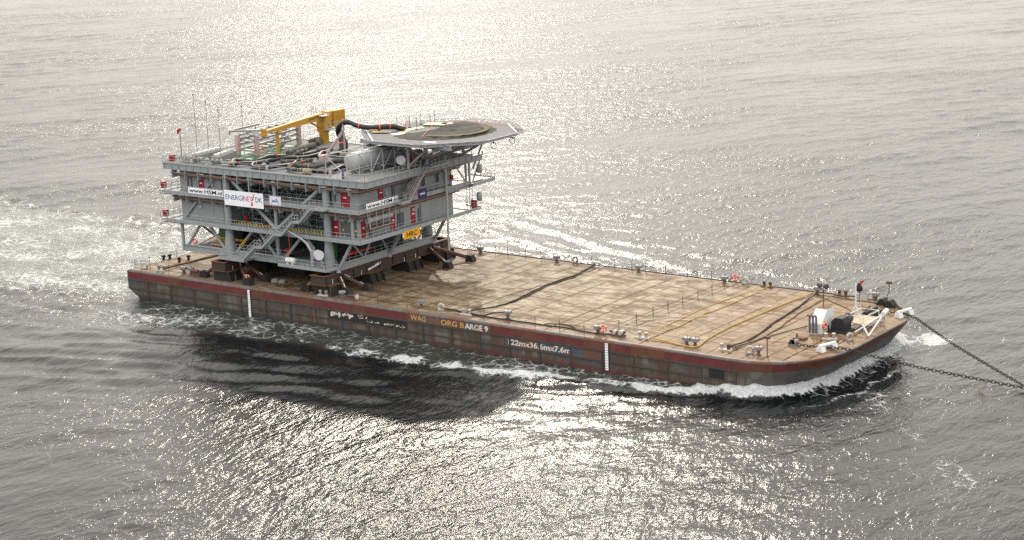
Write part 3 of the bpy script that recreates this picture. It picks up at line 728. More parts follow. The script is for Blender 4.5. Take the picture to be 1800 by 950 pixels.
def strut(a, b, label):
    t = thing('brace_pipe', label, 'brace', (b[0], b[1], 0), 'red brown brace pipes holding the beams to the deck')
    a, b = vec(a), vec(b); d = (b - a) / np.linalg.norm(b - a)
    MB().tube(a, b, .3, n=12).build('pipe', 'brace', t)
    u = vec((0, 0, 1)) - d * d[2]; u /= np.linalg.norm(u)
    for p, s in ((a, 1), (b, -1)): MB().bar(p + u * .3 + d * .1 * s, p + u * .3 + d * 1.0 * s, .1, .06).build('weld_mark', 'weld', t)
    c = b + d * .3
    MB().extr([(c[0] - .6, c[1] - .5, .006), (c[0] + 1.0, c[1] - .5, .006), (c[0] + .55, c[1] - .5, 1.0), (c[0] - .3, c[1] - .5, 1.05)], (0, 1.0, 0)).build('foot', 'brownd', t)
for xf, yy, d1, d2, nm in ((41.6, 3.9, (1.2, -.3), (2.6, 2.2), 'near end of the front beam'), (41.6, 25.6, (3.9, -1.0), (4.5, 3.6), 'far end of the front beam'), (21.1, 3.9, (3.9, -2.6), (4.9, -.4), 'near end of the aft beam')):
    strut((xf + .15, yy, 2.4), (xf + d1[0] + .2, yy + d1[1], .6), 'left red brown brace pipe at the ' + nm)
    strut((xf + .15, yy + .9, 2.4), (xf + d2[0], yy + .6 + d2[1], .6), 'right red brown brace pipe at the ' + nm)
strut((38.7, 3.0, 2.2), (36.6, 2.2, .6), 'short red brown brace pipe on the aft side of the front beam')
strut((18.2, 3.0, 2.2), (15.7, 1.9, .6), 'short red brown brace pipe on the aft side of the boxed beam end')
single(MB().bbox(13.3, 15.0, 1.2, 2.4, .006, .8, .06).tube((13.5, 1.1, 1.0), (14.9, 1.1, 1.0), .28, n=9), 'tugger_winch', 'stalk', 'small rusty winch on deck aft of the boxed beam end', 'winch')
t = thing('deck_roller', 'grey roller with white ends in front of the front beam on the near edge', 'roller', (45.5, 1.2, 0))
MB().bbox(-1.7, 1.9, -.4, .4, .006, .3, .05).build('base_plate', 'stalk', t, True)
MB().lathe((-1.0, 0, .2), [(.35, 0), (.3, .5), (.55, .55), (.55, .95), (0, 1.0)], 12).build('vent_head', 'vent', t, True)
MB().tube((.2, 0, .6), (1.8, 0, .55), .2, n=9).build('roller', 'stalk', t, True)
MB().lathe((1.8, 0, .2), [(.3, 0), (.3, .7), (0, .72)], 10).build('white_post', 'worn', t, True)

# ================================================================== SUBSTATION
sub = thing('offshore_substation', 'large grey multi deck offshore platform on four legs standing on the barge', 'platform', (28, 15.5, 3.1))
XA, XF, YN, YF = 8.9, 45.9, 4.5, 26.8
L0, L1, L2, L3 = 4.3, 8.45, 13.0, 17.4
LEG = [(19.7, 3.8), (40.1, 3.8), (19.7, 27.3), (40.1, 27.3)]
for x, y in LEG:
    MB().lathe((x, y, 0), [(.95, 3.06), (.98, 3.5), (.62, 7.4), (.58, 8.2), (.58, 16.5)], 18).build('leg', 'grey', sub)
# L0 truss floor
for y in (3.8, 27.3): MB().ibeam((9.1, y, 3.8), (41.9, y, 3.8), .5, 1.0).build('floor_beam', 'grey', sub)
for x in (9.4, 19.7, 29.8, 41.8): MB().ibeam((x, 3.6, 3.79), (x, 27.5, 3.79), .5, .97).build('floor_beam', 'grey', sub)
MB().box(9.6, 41.6, 4.05, 27.05, 4.12, 4.26).build('lower_floor', 'dgrey', sub)
for x, y in ((9.4, 3.8), (9.4, 27.3)): MB().tube((x, y, 3.3), (x, y, 8.3), .27, n=12).build('column', 'grey', sub)
for y, z1 in ((3.8, 16.4), (27.3, 16.4)): MB().tube((29.75, y, 3.4), (29.75, y, z1), .3, n=12).build('column', 'grey', sub)
br = [((10.3, 4.1), (13.8, 8.2)), ((15.1, 8.2), (18.8, 4.1)), ((21.0, 4.1), (25.0, 8.2)), ((25.7, 8.2), (29.5, 4.0)), ((30.9, 4.0), (35.1, 8.2)), ((35.4, 8.2), (39.0, 4.2))]
for y in (3.8, 27.3):
    for (a, b), (c, d) in br: MB().tube((a, y, b), (c, y, d), .24, n=10).build('brace', 'grey', sub)
MB().tube((21.9, 3.8, 5.08), (23.4, 3.8, 6.6), .27, n=10).build('hazard_wrap', 'hazard', sub)
MB().tube((37.2, 3.8, 6.2), (37.9, 3.8, 5.4), .27, n=10).build('hazard_wrap', 'hazard', sub)
MB().tube((20.1, 3.8, 16.1), (29.6, 3.8, 8.6), .3, n=10).build('brace', 'grey', sub)
MB().tube((39.8, 3.8, 16.2), (29.9, 3.8, 8.6), .3, n=10).build('brace', 'grey', sub)
MB().tube((17.6, 4.3, 16.2), (9.7, 4.3, 8.6), .2, n=8).build('brace', 'grey', sub)
for y in (3.7, 15.6, 26.6):
    MB().tube((41.8, y, 3.35), (44.9, y + .1, 8.2), .27, n=10).build('outrigger', 'grey', sub)
    MB().tube((41.8, y, 3.12), (41.8, y, 3.9), .4, .36, n=12).build('foot', 'grey', sub)
for a, b in (((6.0, 8.2), (9.5, 4.3)), ((9.9, 4.3), (12.6, 8.2)), ((12.9, 8.2), (15.3, 4.3)), ((16.2, 4.3), (19.4, 8.2)), ((19.6, 8.2), (22.5, 4.3)), ((22.8, 4.3), (25.8, 8.2))):
    MB().tube((41.75, a[0], a[1]), (41.75, b[0], b[1]), .17, n=9).build('brace', 'grey', sub)
for x in (9.4, 19.7):
    MB().tube((x, 6, 8.2), (x, 11, 4.2), .2, n=8).build('brace', 'grey', sub); MB().tube((x, 11.5, 4.2), (x, 17, 8.2), .2, n=8).build('brace', 'grey', sub)
# storeys
for x0, x1, nm in ((XA, 19.25, 'aft_house'), (40.55, XF, 'front_house')):
    for z0, z1 in ((L1, 12.75), (L2, 16.42)):
        MB().box(x0, x1, YN, YF, z0, z1).build('wall', 'grey2', sub)
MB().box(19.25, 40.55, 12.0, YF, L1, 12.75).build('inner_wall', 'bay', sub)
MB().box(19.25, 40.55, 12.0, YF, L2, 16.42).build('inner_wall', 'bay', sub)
m = MB()
for x in (12.4, 15.8): m.box(x, x + .07, YN - .035, YN + .01, L1 + .2, 12.6)
for x in (11.6, 16.6): m.box(x, x + .07, YN - .035, YN + .01, L2 + .2, 16.3)
for y in (8, 13.8, 18.6, 21.2, 24.2): m.box(XF - .01, XF + .035, y, y + .07, L1 + .2, 12.6); m.box(XF - .01, XF + .035, y + 1.1, y + 1.17, L2 + .2, 16.3)
m.build('wall_rib', 'grey', sub)
# galleries
def gallery(z, x0, x1, y0, y1, h, nm):
    MB().box(x0 + .1, x1 - .1, y0 + .1, y1 - .1, z - .25, z - .02).build('gallery_floor', 'grey2', sub)
    m = MB()
    for a, b in (((x0, y0), (x1, y0)), ((x1, y0), (x1, y1)), ((x1, y1), (x0, y1)), ((x0, y1), (x0, y0))):
        m.bar((*a, z - h / 2 + .1), (*b, z - h / 2 + .1), .14, h)
    n = int((x1 - x0) / 1.4)
    for k in range(n + 1):
        x = x0 + (x1 - x0) * k / n; m.box(x - .05, x + .05, y0 - .11, y0 - .06, z - h + .1, z + .1)
    n = int((y1 - y0) / 1.4)
    for k in range(n + 1):
        y = y0 + (y1 - y0) * k / n; m.box(x1 + .06, x1 + .11, y - .05, y + .05, z - h + .1, z + .1)
    m.build('edge_girder', 'grey', sub)
gallery(L1, 7.7, 47.5, 2.4, 29.2, .5, 'lower'); gallery(L2, 7.5, 47.5, 2.4, 29.2, .55, 'upper')
m = rail(MB(), [(7.7, 2.4, L1), (28.2, 2.4, L1)]); rail(m, [(29.6, 2.4, L1), (47.5, 2.4, L1)]); m.build('railing', 'lgrey', sub)
rail(MB(), [(47.5, 2.4, L1), (47.5, 29.2, L1)]).build('railing', 'lgrey', sub)
rail(MB(), [(7.5, 2.4, L2), (47.5, 2.4, L2)]).build('railing', 'lgrey', sub)
rail(MB(), [(47.5, 2.4, L2), (47.5, 29.2, L2)]).build('railing', 'lgrey', sub)
for z in (L1, L2):
    rail(MB(), [(7.6, 2.4, z), (7.6, 29.2, z)], toe=False).build('railing', 'lgrey', sub)
    MB().box(6.0, 7.6, 2.6, 8.0, z - .25, z - .03).build('gallery_floor', 'grey2', sub)
    rail(MB(), [(7.6, 2.6, z), (6.0, 2.6, z), (6.0, 8, z)], toe=False).build('railing', 'lgrey', sub)
    m = MB()
    for k in range(4): m.tube((6.2 + k * .1, 2.6 + k * .8, z - .5 - .15 * k), (12, 2.6 + k * .8, z - .5 - .15 * k), .06, n=5)
    for k in range(4): m.bar((6.3 + k * 1.5, 2.6, z - .55), (6.3 + k * 1.5, 8, z - .95), .1)
    m.build('under_pipes', 'dgrey', sub)
# roof
MB().box(7.0, 48.4, 3.1, 28.9, 16.42, 16.9).build('roof_frame', 'dgrey', sub)
MB().box(7.0, 48.4, 3.1, 28.9, 17.2, L3).build('roof_deck', 'roofl', sub)
MB().box(19.5, 39.6, 4.0, 24.0, L3, L3 + .02).build('roof_plating', 'roof', sub)
m = MB()
for a, b in (((6.9, 3.0), (48.5, 3.0)), ((48.5, 3.0), (48.5, 29)), ((48.5, 29), (6.9, 29)), ((6.9, 29), (6.9, 3.0))): m.ibeam((*a, 16.92), (*b, 16.92), .34, 1.0, .08)
for k in range(27):
    x = 7.3 + k * 1.58; m.box(x - .05, x + .05, 2.83, 3.0, 16.5, 17.34)
for k in range(17):
    y = 3.4 + k * 1.58; m.box(48.5, 48.67, y - .05, y + .05, 16.5, 17.34)
m.build('roof_girder', 'grey', sub)
rail(MB(), [(6.9, 3.0, L3), (48.5, 3.0, L3)], step=1.3).build('railing', 'lgrey', sub)
rail(MB(), [(48.5, 3.0, L3), (48.5, 16.0, L3)], step=1.3).build('railing', 'lgrey', sub)
rail(MB(), [(48.4, 18.2, L3), (48.4, 28.9, L3)], step=1.3).build('railing', 'lgrey', sub)
rail(MB(), [(6.9, 3.0, L3), (6.9, 28.9, L3), (36, 28.9, L3)], step=1.6).build('railing', 'lgrey', sub)
MB().box(9.4, 19.0, 9.6, 24, L3, L3 + .03).build('green_floor', 'dgreen', sub)
# service pipes under the galleries
for z, dx in ((15.95, 1.0), (12.15, .15)):
    for k, (r, mt) in enumerate(((.11, 'pipe'), (.07, 'lgrey'), (.11, 'pipe'))):
        o_ = .35 * k; zz = z - .26 * k
        MB().path([(8.6, 2.9 + o_, zz), (46.3 - o_ + dx * .4, 2.9 + o_, zz), (46.9 - o_ + dx * .4, 3.6 + o_, zz), (46.9 - o_ + dx * .4, 28, zz)], r, 7).build('service_pipe', mt, sub)
    for k in range(14): MB().box(9 + k * 2.8, 9.08 + k * 2.8, 2.7, 3.9, z - .8, z + .5).build('pipe_hanger', 'grey', sub)
# drain poles down the near face
for x in (20.7, 25.6): MB().tube((x, 2.6, L2), (x, 2.6, 16.5), .09, n=7).build('drain_pipe', 'lgrey', sub)
MB().tube((48.0, 22.65, 3.4), (48.0, 22.65, 15.1), .17, n=9).build('caisson', 'lgrey', sub)
m = MB().path([(48.0, 22.65, 15.0), (48.0, 22.6, 15.6), (47.8, 22.2, 16.4), (47.6, 20.5, 16.7), (47.6, 15, 16.3)], .13, 7); m.build('service_pipe', 'lgrey', sub)
# doors, windows, cabinets
def door(face, c, w, z, hgt=2.35, double=False):
    if face == 'n': d = MB().box(c - w / 2, c + w / 2, YN - .07, YN - .004, z, z + hgt)
    else: d = MB().box(XF + .004, XF + .07, c - w / 2, c + w / 2, z, z + hgt)
    d = d.build('door', 'red', sub)
    if face == 'n':
        MB().box(c - .28, c + .28, YN - .09, YN - .068, z + hgt * .55, z + hgt * .62).build('door_plate', 'sign', d)
        MB().box(c + w * .36, c + w * .42, YN - .13, YN - .068, z + 1.0, z + 1.16).build('handle', 'galv', d)
        if double: MB().box(c - w * .22, c - w * .2, YN - .085, YN - .068, z + .05, z + hgt - .05).build('door_joint', 'dgrey', d)
    else:
        MB().box(XF + .068, XF + .09, c - .28, c + .28, z + hgt * .55, z + hgt * .62).build('door_plate', 'sign', d)
        MB().box(XF + .068, XF + .13, c + w * .36, c + w * .42, z + 1.0, z + 1.16).build('handle', 'galv', d)
door('n', 13.6, 1.15, L2 + .05, 2.2); door('n', 43.25, 1.75, L2 + .02, 2.45, True); door('n', 41.15, 1.15, L1 + .02, 2.35)
door('f', 9.45, 1.2, L2 + .1, 2.5); door('f', 5.1, 1.05, L1 + .05, 2.5); door('f', 11.9, 1.15, L1 + .05, 2.4); door('f', 16.8, 1.05, L1 + .05, 2.6)
MB().box(42.0, 43.9, YN - .06, YN - .004, L1 + .15, 10.75).build('louvre_panel', 'dgrey', sub)
MB().box(XF + .004, XF + .06, 12.9, 14.6, L1 + .3, 10.7).build('louvre_panel', 'dgrey', sub)
for y, w, z0, z1, mt in ((19.5, .95, 13.85, 15.4, 'glass'), (23.05, .85, 13.9, 15.2, 'glass'), (24.9, .7, 13.95, 15.1, 'glass')):
    f = MB()
    for a, b, c, d in ((y - w / 2 - .08, y + w / 2 + .08, z1, z1 + .08), (y - w / 2 - .08, y + w / 2 + .08, z0 - .08, z0), (y - w / 2 - .08, y - w / 2, z0, z1), (y + w / 2, y + w / 2 + .08, z0, z1)): f.box(XF + .003, XF + .08, a, b, c, d)
    f = f.build('window', 'grey', sub)
    MB().box(XF + .002, XF + .05, y - w / 2, y + w / 2, z0, z1).build('pane', 'glass', f)
MB().box(XF + .004, XF + .35, 26.2, 26.75, 13.5, 14.5).build('wall_cabinet', 'red', sub)
for k, (y, z) in enumerate(((6.3, L1 + .2), (13.0, L1 + .2), (18.0, L1 + .2), (12.0, L2 + .5))):
    MB().box(XF + .004, XF + .16, y, y + .25, z, z + 2.0).tube((XF + .2, y + .5, z), (XF + .2, y + .5, z + 2.6), .05, n=5).build('cable_tray', 'dgrey', sub)
for x, z in ((44.6, L1 + .2), (44.9, L1 + .2), (18.2, L1 + .3), (10.6, L2 + .2), (11.4, L2 + .2), (18, L2 + .3), (41.2, L2 + .5)):
    MB().box(x, x + .2, YN - .16, YN - .004, z, z + 2.6).build('cable_tray', 'dgrey', sub)
for x, z in ((42.0, L1), (44.4, L1), (18.2, L1 + .4)): MB().box(x + .6, x + .78, YN - .25, YN - .004, z + 1.0, z + 1.3).build('switch_box', 'hrc', sub)
MB().tube((44.6, YN - .25, L1), (44.6, YN - .25, 12.7), .28, n=10).build('column', 'grey', sub)
MB().tube((46.6, 5.2, L1 + 2.6), (46.6, 10.8, L1 + 2.6), .48, n=16).build('exhaust_duct', 'galv', sub)
m = MB()
for y in (5.0, 6.5, 8, 9.5, 11): m.tube((47.4, y, 10.0), (47.4, y, 12.7), .05, n=5)
m.tube((47.4, 5, 10.0), (47.4, 11, 10.0), .05, n=5).tube((47.4, 5, 10.0), (47.4, 4.4, 12.6), .05, n=5); m.build('duct_cage', 'lgrey', sub)
MB().box(46.0, 47.4, 4.8, 11.4, 9.85, 9.98).build('duct_tray', 'pipe', sub)
rq = random.Random(21)
for k in range(16):
    z = rq.choice((L1, L2)) + .9 + rq.random() * 2.2
    if k % 2: y = 5.5 + rq.random() * 20; MB().bbox(XF + .004, XF + .2, y, y + .3 + rq.random() * .4, z, z + .3 + rq.random() * .5, .03).build('junction_box', rq.choice(('grey', 'dgrey', 'lgrey')), sub)
    else:
        x = rq.choice((9.4 + rq.random() * 8, 41.5 + rq.random() * 3.4)); MB().bbox(x, x + .3 + rq.random() * .4, YN - .2, YN - .004, z, z + .3 + rq.random() * .5, .03).build('junction_box', rq.choice(('grey', 'dgrey', 'lgrey')), sub)
for x in range(10, 46, 5):
    for z in (12.5, 16.2): MB().box(x, x + .9, 2.75, 2.95, z - .18, z - .06).build('strip_light', 'lgrey', sub)
# open bay: scaffold poles, pipes, racks, hazard strips
m = MB(); rs = random.Random(5)
for z0, z1 in ((L1, 12.6), (L2, 16.3)):
    for k in range(11):
        x = 20.6 + k * 1.9
        for y in (6.2, 9.0): m.tube((x, y, z0), (x, y, z1), .045, n=5)
    for k in range(4):
        z = z0 + .7 + k * .95
        for y in (6.2, 9.0): m.tube((20.6, y, z), (40, y, z), .04, n=5)
    for k in range(5):
        x = 21 + k * 3.8; m.tube((x, 6.15, z0 + .2), (x + 2.4, 6.15, z1 - .4), .045, n=5); m.tube((x + 2.4, 6.15, z0 + .2), (x, 6.15, z1 - .4), .045, n=5)
m.build('scaffold', 'grey', sub)
m = MB()
for k in range(16):
    z = (L1 if k % 2 else L2) + .8 + rs.random() * 2.6; y = 9.6 + rs.random() * 1.8; a = 20 + rs.random() * 10
    m.tube((a, y, z), (a + 5 + rs.random() * 8, y, z), .06 + rs.random() * .16, n=7)
m.build('bay_pipes', 'grey2', sub)
for k in range(7):
    x = 21 + k * 2.7; z = L1 if k % 2 else L2
    MB().box(x, x + 1.6, 10.2, 11.4, z, z + 1.4 + rs.random() * 1.2).build('equipment_cabinet', 'dgrey' if k % 3 else 'grey2', sub)
for x0, x1 in ((20.5, 29.2), (30.2, 39.5)): MB().box(x0, x1, 4.6, 4.7, L1 + .02, L1 + .3).build('hazard_strip', 'hazard', sub)
MB().box(21.3, 21.9, 5.6, 5.9, L1 + .3, L1 + 1.2).build('wall_cabinet', 'red', sub)
# lower deck: railing, dark boxes added to fill the interior with shade
m = rail(MB(), [(9.6, 3.75, L0), (18.6, 3.75, L0)]); rail(m, [(20.9, 3.75, L0), (31.8, 3.75, L0)]); m.build('railing', 'lgrey', sub)
rail(MB(), [(42.0, 4.6, L0), (42.0, 27, L0)]).build('railing', 'lgrey', sub)
rail(MB(), [(9.7, 27.4, L0), (41.5, 27.4, L0)], toe=False).build('railing', 'lgrey', sub)
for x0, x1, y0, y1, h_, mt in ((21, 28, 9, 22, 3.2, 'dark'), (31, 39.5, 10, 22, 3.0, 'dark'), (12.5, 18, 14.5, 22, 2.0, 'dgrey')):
    MB().bbox(x0, x1, y0, y1, 4.26, 4.26 + h_, .15).build('dark_fill_box', mt, sub)
m = MB()
for k in range(12):
    x = 10 + rs.random() * 30; y = 5 + rs.random() * 20; m.tube((x, y, 7.3 + rs.random() * .7), (x + 6, y, 7.3 + rs.random() * .7), .08 + rs.random() * .12, n=6)
for k in range(10):
    y = 6 + k * 2; m.bar((9.8, y, 7.9), (41, y, 7.9), .25, .4)
m.build('under_pipes', 'dgrey', sub)
# lower baskets
MB().box(32.3, 41.6, 1.0, 3.5, 3.72, 3.95).build('basket_floor', 'grey2', sub)
m = MB().bar((32.2, .95, 3.86), (41.7, .95, 3.86), .1, .38).bar((41.7, .95, 3.86), (41.95, 3.6, 3.86), .1, .38).bar((32.2, .95, 3.86), (32.2, 3.6, 3.86), .1, .38); m.build('edge_girder', 'grey', sub)
rail(MB(), [(32.2, 3.4, 3.96), (32.2, .95, 3.96), (41.7, .95, 3.96), (41.9, 3.3, 3.96)], step=1.2).build('railing', 'lgrey', sub)
MB().box(19.9, 25.0, 1.1, 3.5, 3.5, 3.75).build('basket_floor', 'grey2', sub)
m = MB().bar((19.8, 1.05, 3.68), (25, 1.05, 3.68), .1, .4).bar((19.8, 1.05, 3.68), (19.8, 3.6, 3.68), .1, .4); m.build('edge_girder', 'grey', sub)
rail(MB(), [(19.8, 3.4, 3.75), (19.8, 1.05, 3.75), (24.6, 1.05, 3.75)], step=1.2).build('railing', 'lgrey', sub)
# stairs
def stair(a, b, w, side, nm='stair'):
    """flight from a to b (x,z along the face), y centre and width, or along y when side='f'"""
    a, b = vec(a), vec(b); d = b - a; n = max(4, int(abs(d[2]) / .24)); ax = vec((0, 1, 0)) if side == 'n' else vec((1, 0, 0))
    s = MB()
    for q in (-w / 2, w / 2): s.bar(a + ax * q, b + ax * q, .09, .34)
    st = s.build('stair', 'grey', sub)
    t_ = MB(); dr = d.copy(); dr[2] = 0; dr /= np.linalg.norm(dr)
    for k in range(n):
        p = a + d * (k + .5) / n; t_.bar(p - ax * (w / 2 - .06), p + ax * (w / 2 - .06), .26, .05)
    t_.build('tread', 'dgrey', st)
    m = MB()
    for q in (-w / 2, w / 2):
        for z in (.55, 1.05): m.tube(a + ax * q + vec((0, 0, z)), b + ax * q + vec((0, 0, z)), .035, n=5)
        for k in range(5):
            p = a + ax * q + d * k / 4; m.tube(p, p + vec((0, 0, 1.05)), .035, n=5)
    m.build('handrail', 'lgrey', st)
def landing(x0, x1, y0, y1, z):
    MB().box(x0, x1, y0, y1, z - .2, z).build('landing', 'grey', sub)
    rail(MB(), [(x0, y0, z), (x1, y0, z)], step=.8).build('railing', 'lgrey', sub)
ys = 1.75
stair((24.6, ys, 3.8), (27.4, ys, 6.1), 1.2, 'n'); landing(27.4, 28.8, 1.1, 2.35, 6.1)
stair((28.8, ys, 6.1), (31.5, ys, 8.4), 1.2, 'n'); landing(31.5, 33.0, 1.1, 2.35, L1)
stair((33.0, ys, L1), (35.4, ys, 10.7), 1.2, 'n'); landing(35.4, 36.7, 1.1, 2.35, 10.7)
stair((36.7, ys, 10.7), (39.2, ys, 12.95), 1.2, 'n'); landing(39.2, 41.8, 1.1, 2.35, L2)
MB().bar((28.1, 2.35, 6.0), (28.1, 3.7, 5.2), .14).bar((36.0, 2.35, 10.6), (36.0, 3.7, 10.0), .14).build('landing_bracket', 'grey', sub)
stair((48.3, 12.6, 13.0), (48.3, 17.3, 17.5), 1.1, 'f')
MB().box(47.6, 49.0, 10.6, 12.7, 12.75, 12.98).build('landing', 'grey', sub)
rail(MB(), [(47.6, 10.6, L2), (49.0, 10.6, L2), (49.0, 12.6, L2)], step=.8).build('railing', 'lgrey', sub)
MB().box(48.5, 49.6, 17.2, 21.6, 17.2, 17.45).build('landing', 'grey', sub)
rail(MB(), [(49.6, 17.4, L3), (49.6, 21.6, L3)], step=.9).build('railing', 'lgrey', sub)
MB().extr([(47.55, 13.6, 13.2), (47.55, 16.8, 13.2), (47.55, 16.8, 16.2), (47.55, 15.2, 16.2)], (.03, 0, 0)).build('striped_panel', 'tarp', sub)
# far side walkway with truss
MB().box(43.5, 48.2, 29.2, 35.0, 12.3, 12.75).build('gallery_floor', 'grey', sub)
rail(MB(), [(48.2, 29.3, 12.76), (48.2, 35, 12.76), (43.5, 35, 12.76)], step=1.0).build('railing', 'lgrey', sub)
MB().box(44.5, 47.5, 29.2, 32.0, L1 - .3, L1 - .02).build('gallery_floor', 'grey', sub)
rail(MB(), [(47.5, 29.2, L1), (47.5, 32.0, L1), (44.5, 32, L1)], step=.9).build('railing', 'lgrey', sub)
MB().box(46.6, 47.2, 30.6, 31.3, L1, L1 + 1.3).build('wall_cabinet', 'red', sub)
for z in (16.4, 12.5): MB().ibeam((47.3, 23.4, z), (47.3, 33.0, z), .4, 1.0 if z > 14 else .8).build('walkway_beam', 'grey', sub)
for y in (28.6, 29.5): MB().bar((47.3, y, 12.7), (47.3, y, 16.4), .28).build('column', 'grey', sub)
MB().bar((47.3, 23.4, 12.6), (47.3, 23.4, 16.4), .35).build('column', 'grey', sub)
MB().tube((47.3, 30.2, 12.7), (47.3, 33.2, 17.2), .13, n=8).tube((47.3, 26.0, 16.0), (47.3, 28.4, 13.2), .13, n=8).build('brace', 'grey', sub)
m = MB()
for y in (29.3, 30.0, 30.7): m.tube((46.8, y, 8.5), (46.8, y, 12.4), .05, n=5)
m.build('ladder', 'grey', sub)

# ---- dishes, cabinets and gear on the platform
def dish(c, ax, r, d, label, dark=False):
    t = thing('microwave_dish', label, 'dish', c, 'round drum antennas on the platform')
    ax = vec(ax) / np.linalg.norm(ax)
    MB().lathe((0, 0, 0), [(.02, -d / 2), (r * .8, -d / 2), (r, -d * .2), (r, d / 2 - .03), (r * .97, d / 2 - .03)], 24, ax).build('drum', 'grey' if dark else 'lgrey', t, True)
    MB().tube(ax * (d / 2 - .04), ax * (d / 2 + .02), r * .97, n=24).build('dish_face', 'concrete' if not dark else 'lgrey', t, True)
    return t
t = dish((40.2, 1.2, 6.15), (.86, -.5, .02), .74, 1.1, 'white faced drum dish on the lower basket')
MB().tube((-.1, .2, -.5), (-.6, .2, -2.2), .06, n=6).tube((.2, .3, -.5), (.8, .3, -2.2), .06, n=6).tube((0, .5, -.3), (0, .6, -2.2), .1, n=6).build('stand', 'lgrey', t, True)
t = dish((46.5, 13.7, 18.85), (.86, -.5, .02), .7, 1.0, 'white faced drum dish on the roof beside the tank cage')
MB().tube((0, .4, -1.45), (0, .4, 0), .1, n=6).tube((-.6, .4, -1.45), (0, .4, -.2), .06, n=6).build('stand', 'lgrey', t, True)
dish((47.9, 31.3, 14.8), (.75, .6, 0), .75, .8, 'grey drum dish below the helideck beam at the far corner', True)
dish((48.0, 30.9, 10.4), (.75, .6, 0), .72, .8, 'grey drum dish hanging lowest at the far corner', True)
for x, y, z, l in ((6.6, 3.1, L1 + .25, 'red hose box at the aft end of the lowest gallery'), (6.6, 3.1, L2 + .25, 'red hose box at the aft end of the middle gallery'), (8.6, 3.5, L3 + .2, 'red hose box at the aft corner of the roof'),
                   (31.2, 4.4, L0 + .3, 'red cabinet beside the mid column on the lower deck'), (40.5, 21.0, L3 + .2, 'tall red cabinet on the roof below the helideck edge'), (47.2, 15.6, L3 + .5, 'red box on the roof at the top of the front stair')):
    b_ = MB().bbox(x - .45, x + .45, y - .3, y + .3, z, z + 1.05, .06); b_.box(x - .36, x + .36, y - .325, y - .31, z + .45, z + .55)
    single(b_, 'hose_box', 'red', l, 'fire box', 'red fire boxes on the platform')
t = thing('generator', 'green generator set with black end at the aft end of the lower deck', 'generator', (13.5, 10.6, 4.26))
MB().bbox(-2.0, 1.0, -1.0, 1.0, .3, 2.2, .08).build('canopy', 'green', t, True)
MB().bbox(1.02, 3.2, -.95, .95, .3, 2.3, .08).build('radiator', 'canvas', t, True)
MB().box(-2.1, 3.3, -1.05, 1.05, .006, .28).build('base_frame', 'hrc', t, True)
MB().tube((-1.9, -1.03, 1.0), (.9, -1.03, 1.5), .04, n=5).build('orange_strap', 'orange', t, True)
single(MB().torus((12.2, 3.55, 5.0), .36, .11, (0, -1, 0)), 'lifebuoy', 'orange', 'orange lifebuoy on the lower deck rail in front of the green generator', 'lifebuoy', 'orange lifebuoys')
m = MB()
for x in (14.0, 16.2): m.box(x, x + .08, 5.2, 5.28, 4.26, 5.5); m.torus((x + 1.2, 5.2, 4.85), .5, .06, (0, -1, 0))
m.box(14, 17.2, 5.2, 5.28, 4.5, 4.62).box(14, 17.2, 5.2, 5.28, 5.3, 5.4)
single(m, 'pipe_trolley', 'hrc', 'yellow wheeled rack in front of the green generator', 'trolley')
single(MB().lathe((35.4, 5.6, 4.26), [(.55, 0), (.55, 1.9), (.45, 2.0), (0, 2.02)], 14), 'drum', 'dgreen', 'dark green drum on the lower deck behind the raft canister', 'drum')
single(MB().bbox(37.2, 38.6, 6.2, 7.4, 4.26, 6.5, .1), 'generator', 'green', 'green machine behind the near front leg dish', 'generator')
single(MB().lathe((33.1, 1.9, 4.55), [(.1, -.02), (.38, 0), (.42, .25), (.44, .7), (.46, .74), (.44, .78), (.42, 1.5), (.38, 1.75), (.1, 1.78)], 14, (1, 0, 0)).box(33.3, 33.6, 1.6, 2.2, 3.96, 4.2).box(34.3, 34.6, 1.6, 2.2, 3.96, 4.2), 'life_raft_canister', 'raft', 'white life raft canister on the lower basket', 'life raft')
t = thing('davit', 'small grey davit crane on the lower basket', 'davit', (38.4, 2.0, 3.96))
MB().bbox(-.28, .28, -.28, .28, 0, 2.6, .05).build('post', 'grey', t, True)
MB().path([(0, 0, 2.0), (-.9, -.1, 3.5), (-2.0, -.2, 4.2), (-4.4, -.4, 5.2)], [.24, .22, .17, .12], 8).build('arm', 'lgrey', t, True)
MB().bbox(.3, 1.0, -.3, .3, 1.4, 2.5, .05).build('winch_box', 'lgrey', t, True)
MB().tube((-4.3, -.4, 5.1), (-4.2, -.4, 2.6), .03, n=5).tube((-4.2, -.4, 2.6), (-4.8, -.3, 1.2), .03, n=5).build('sling', 'orange', t, True)
for k, x in enumerate((43.0, 43.6)):
    pass
m = MB()
for k in range(6): m.tube((40.6 + k * .1, 7.2 + k * .8, 5.0 + .25 * (k % 2)), (41.2, 8.2 + k * .8, 5.2), .22, n=8)
single(m, 'hose_reel', 'tred', 'red hoses stowed on the lower deck behind the front truss', 'hose')

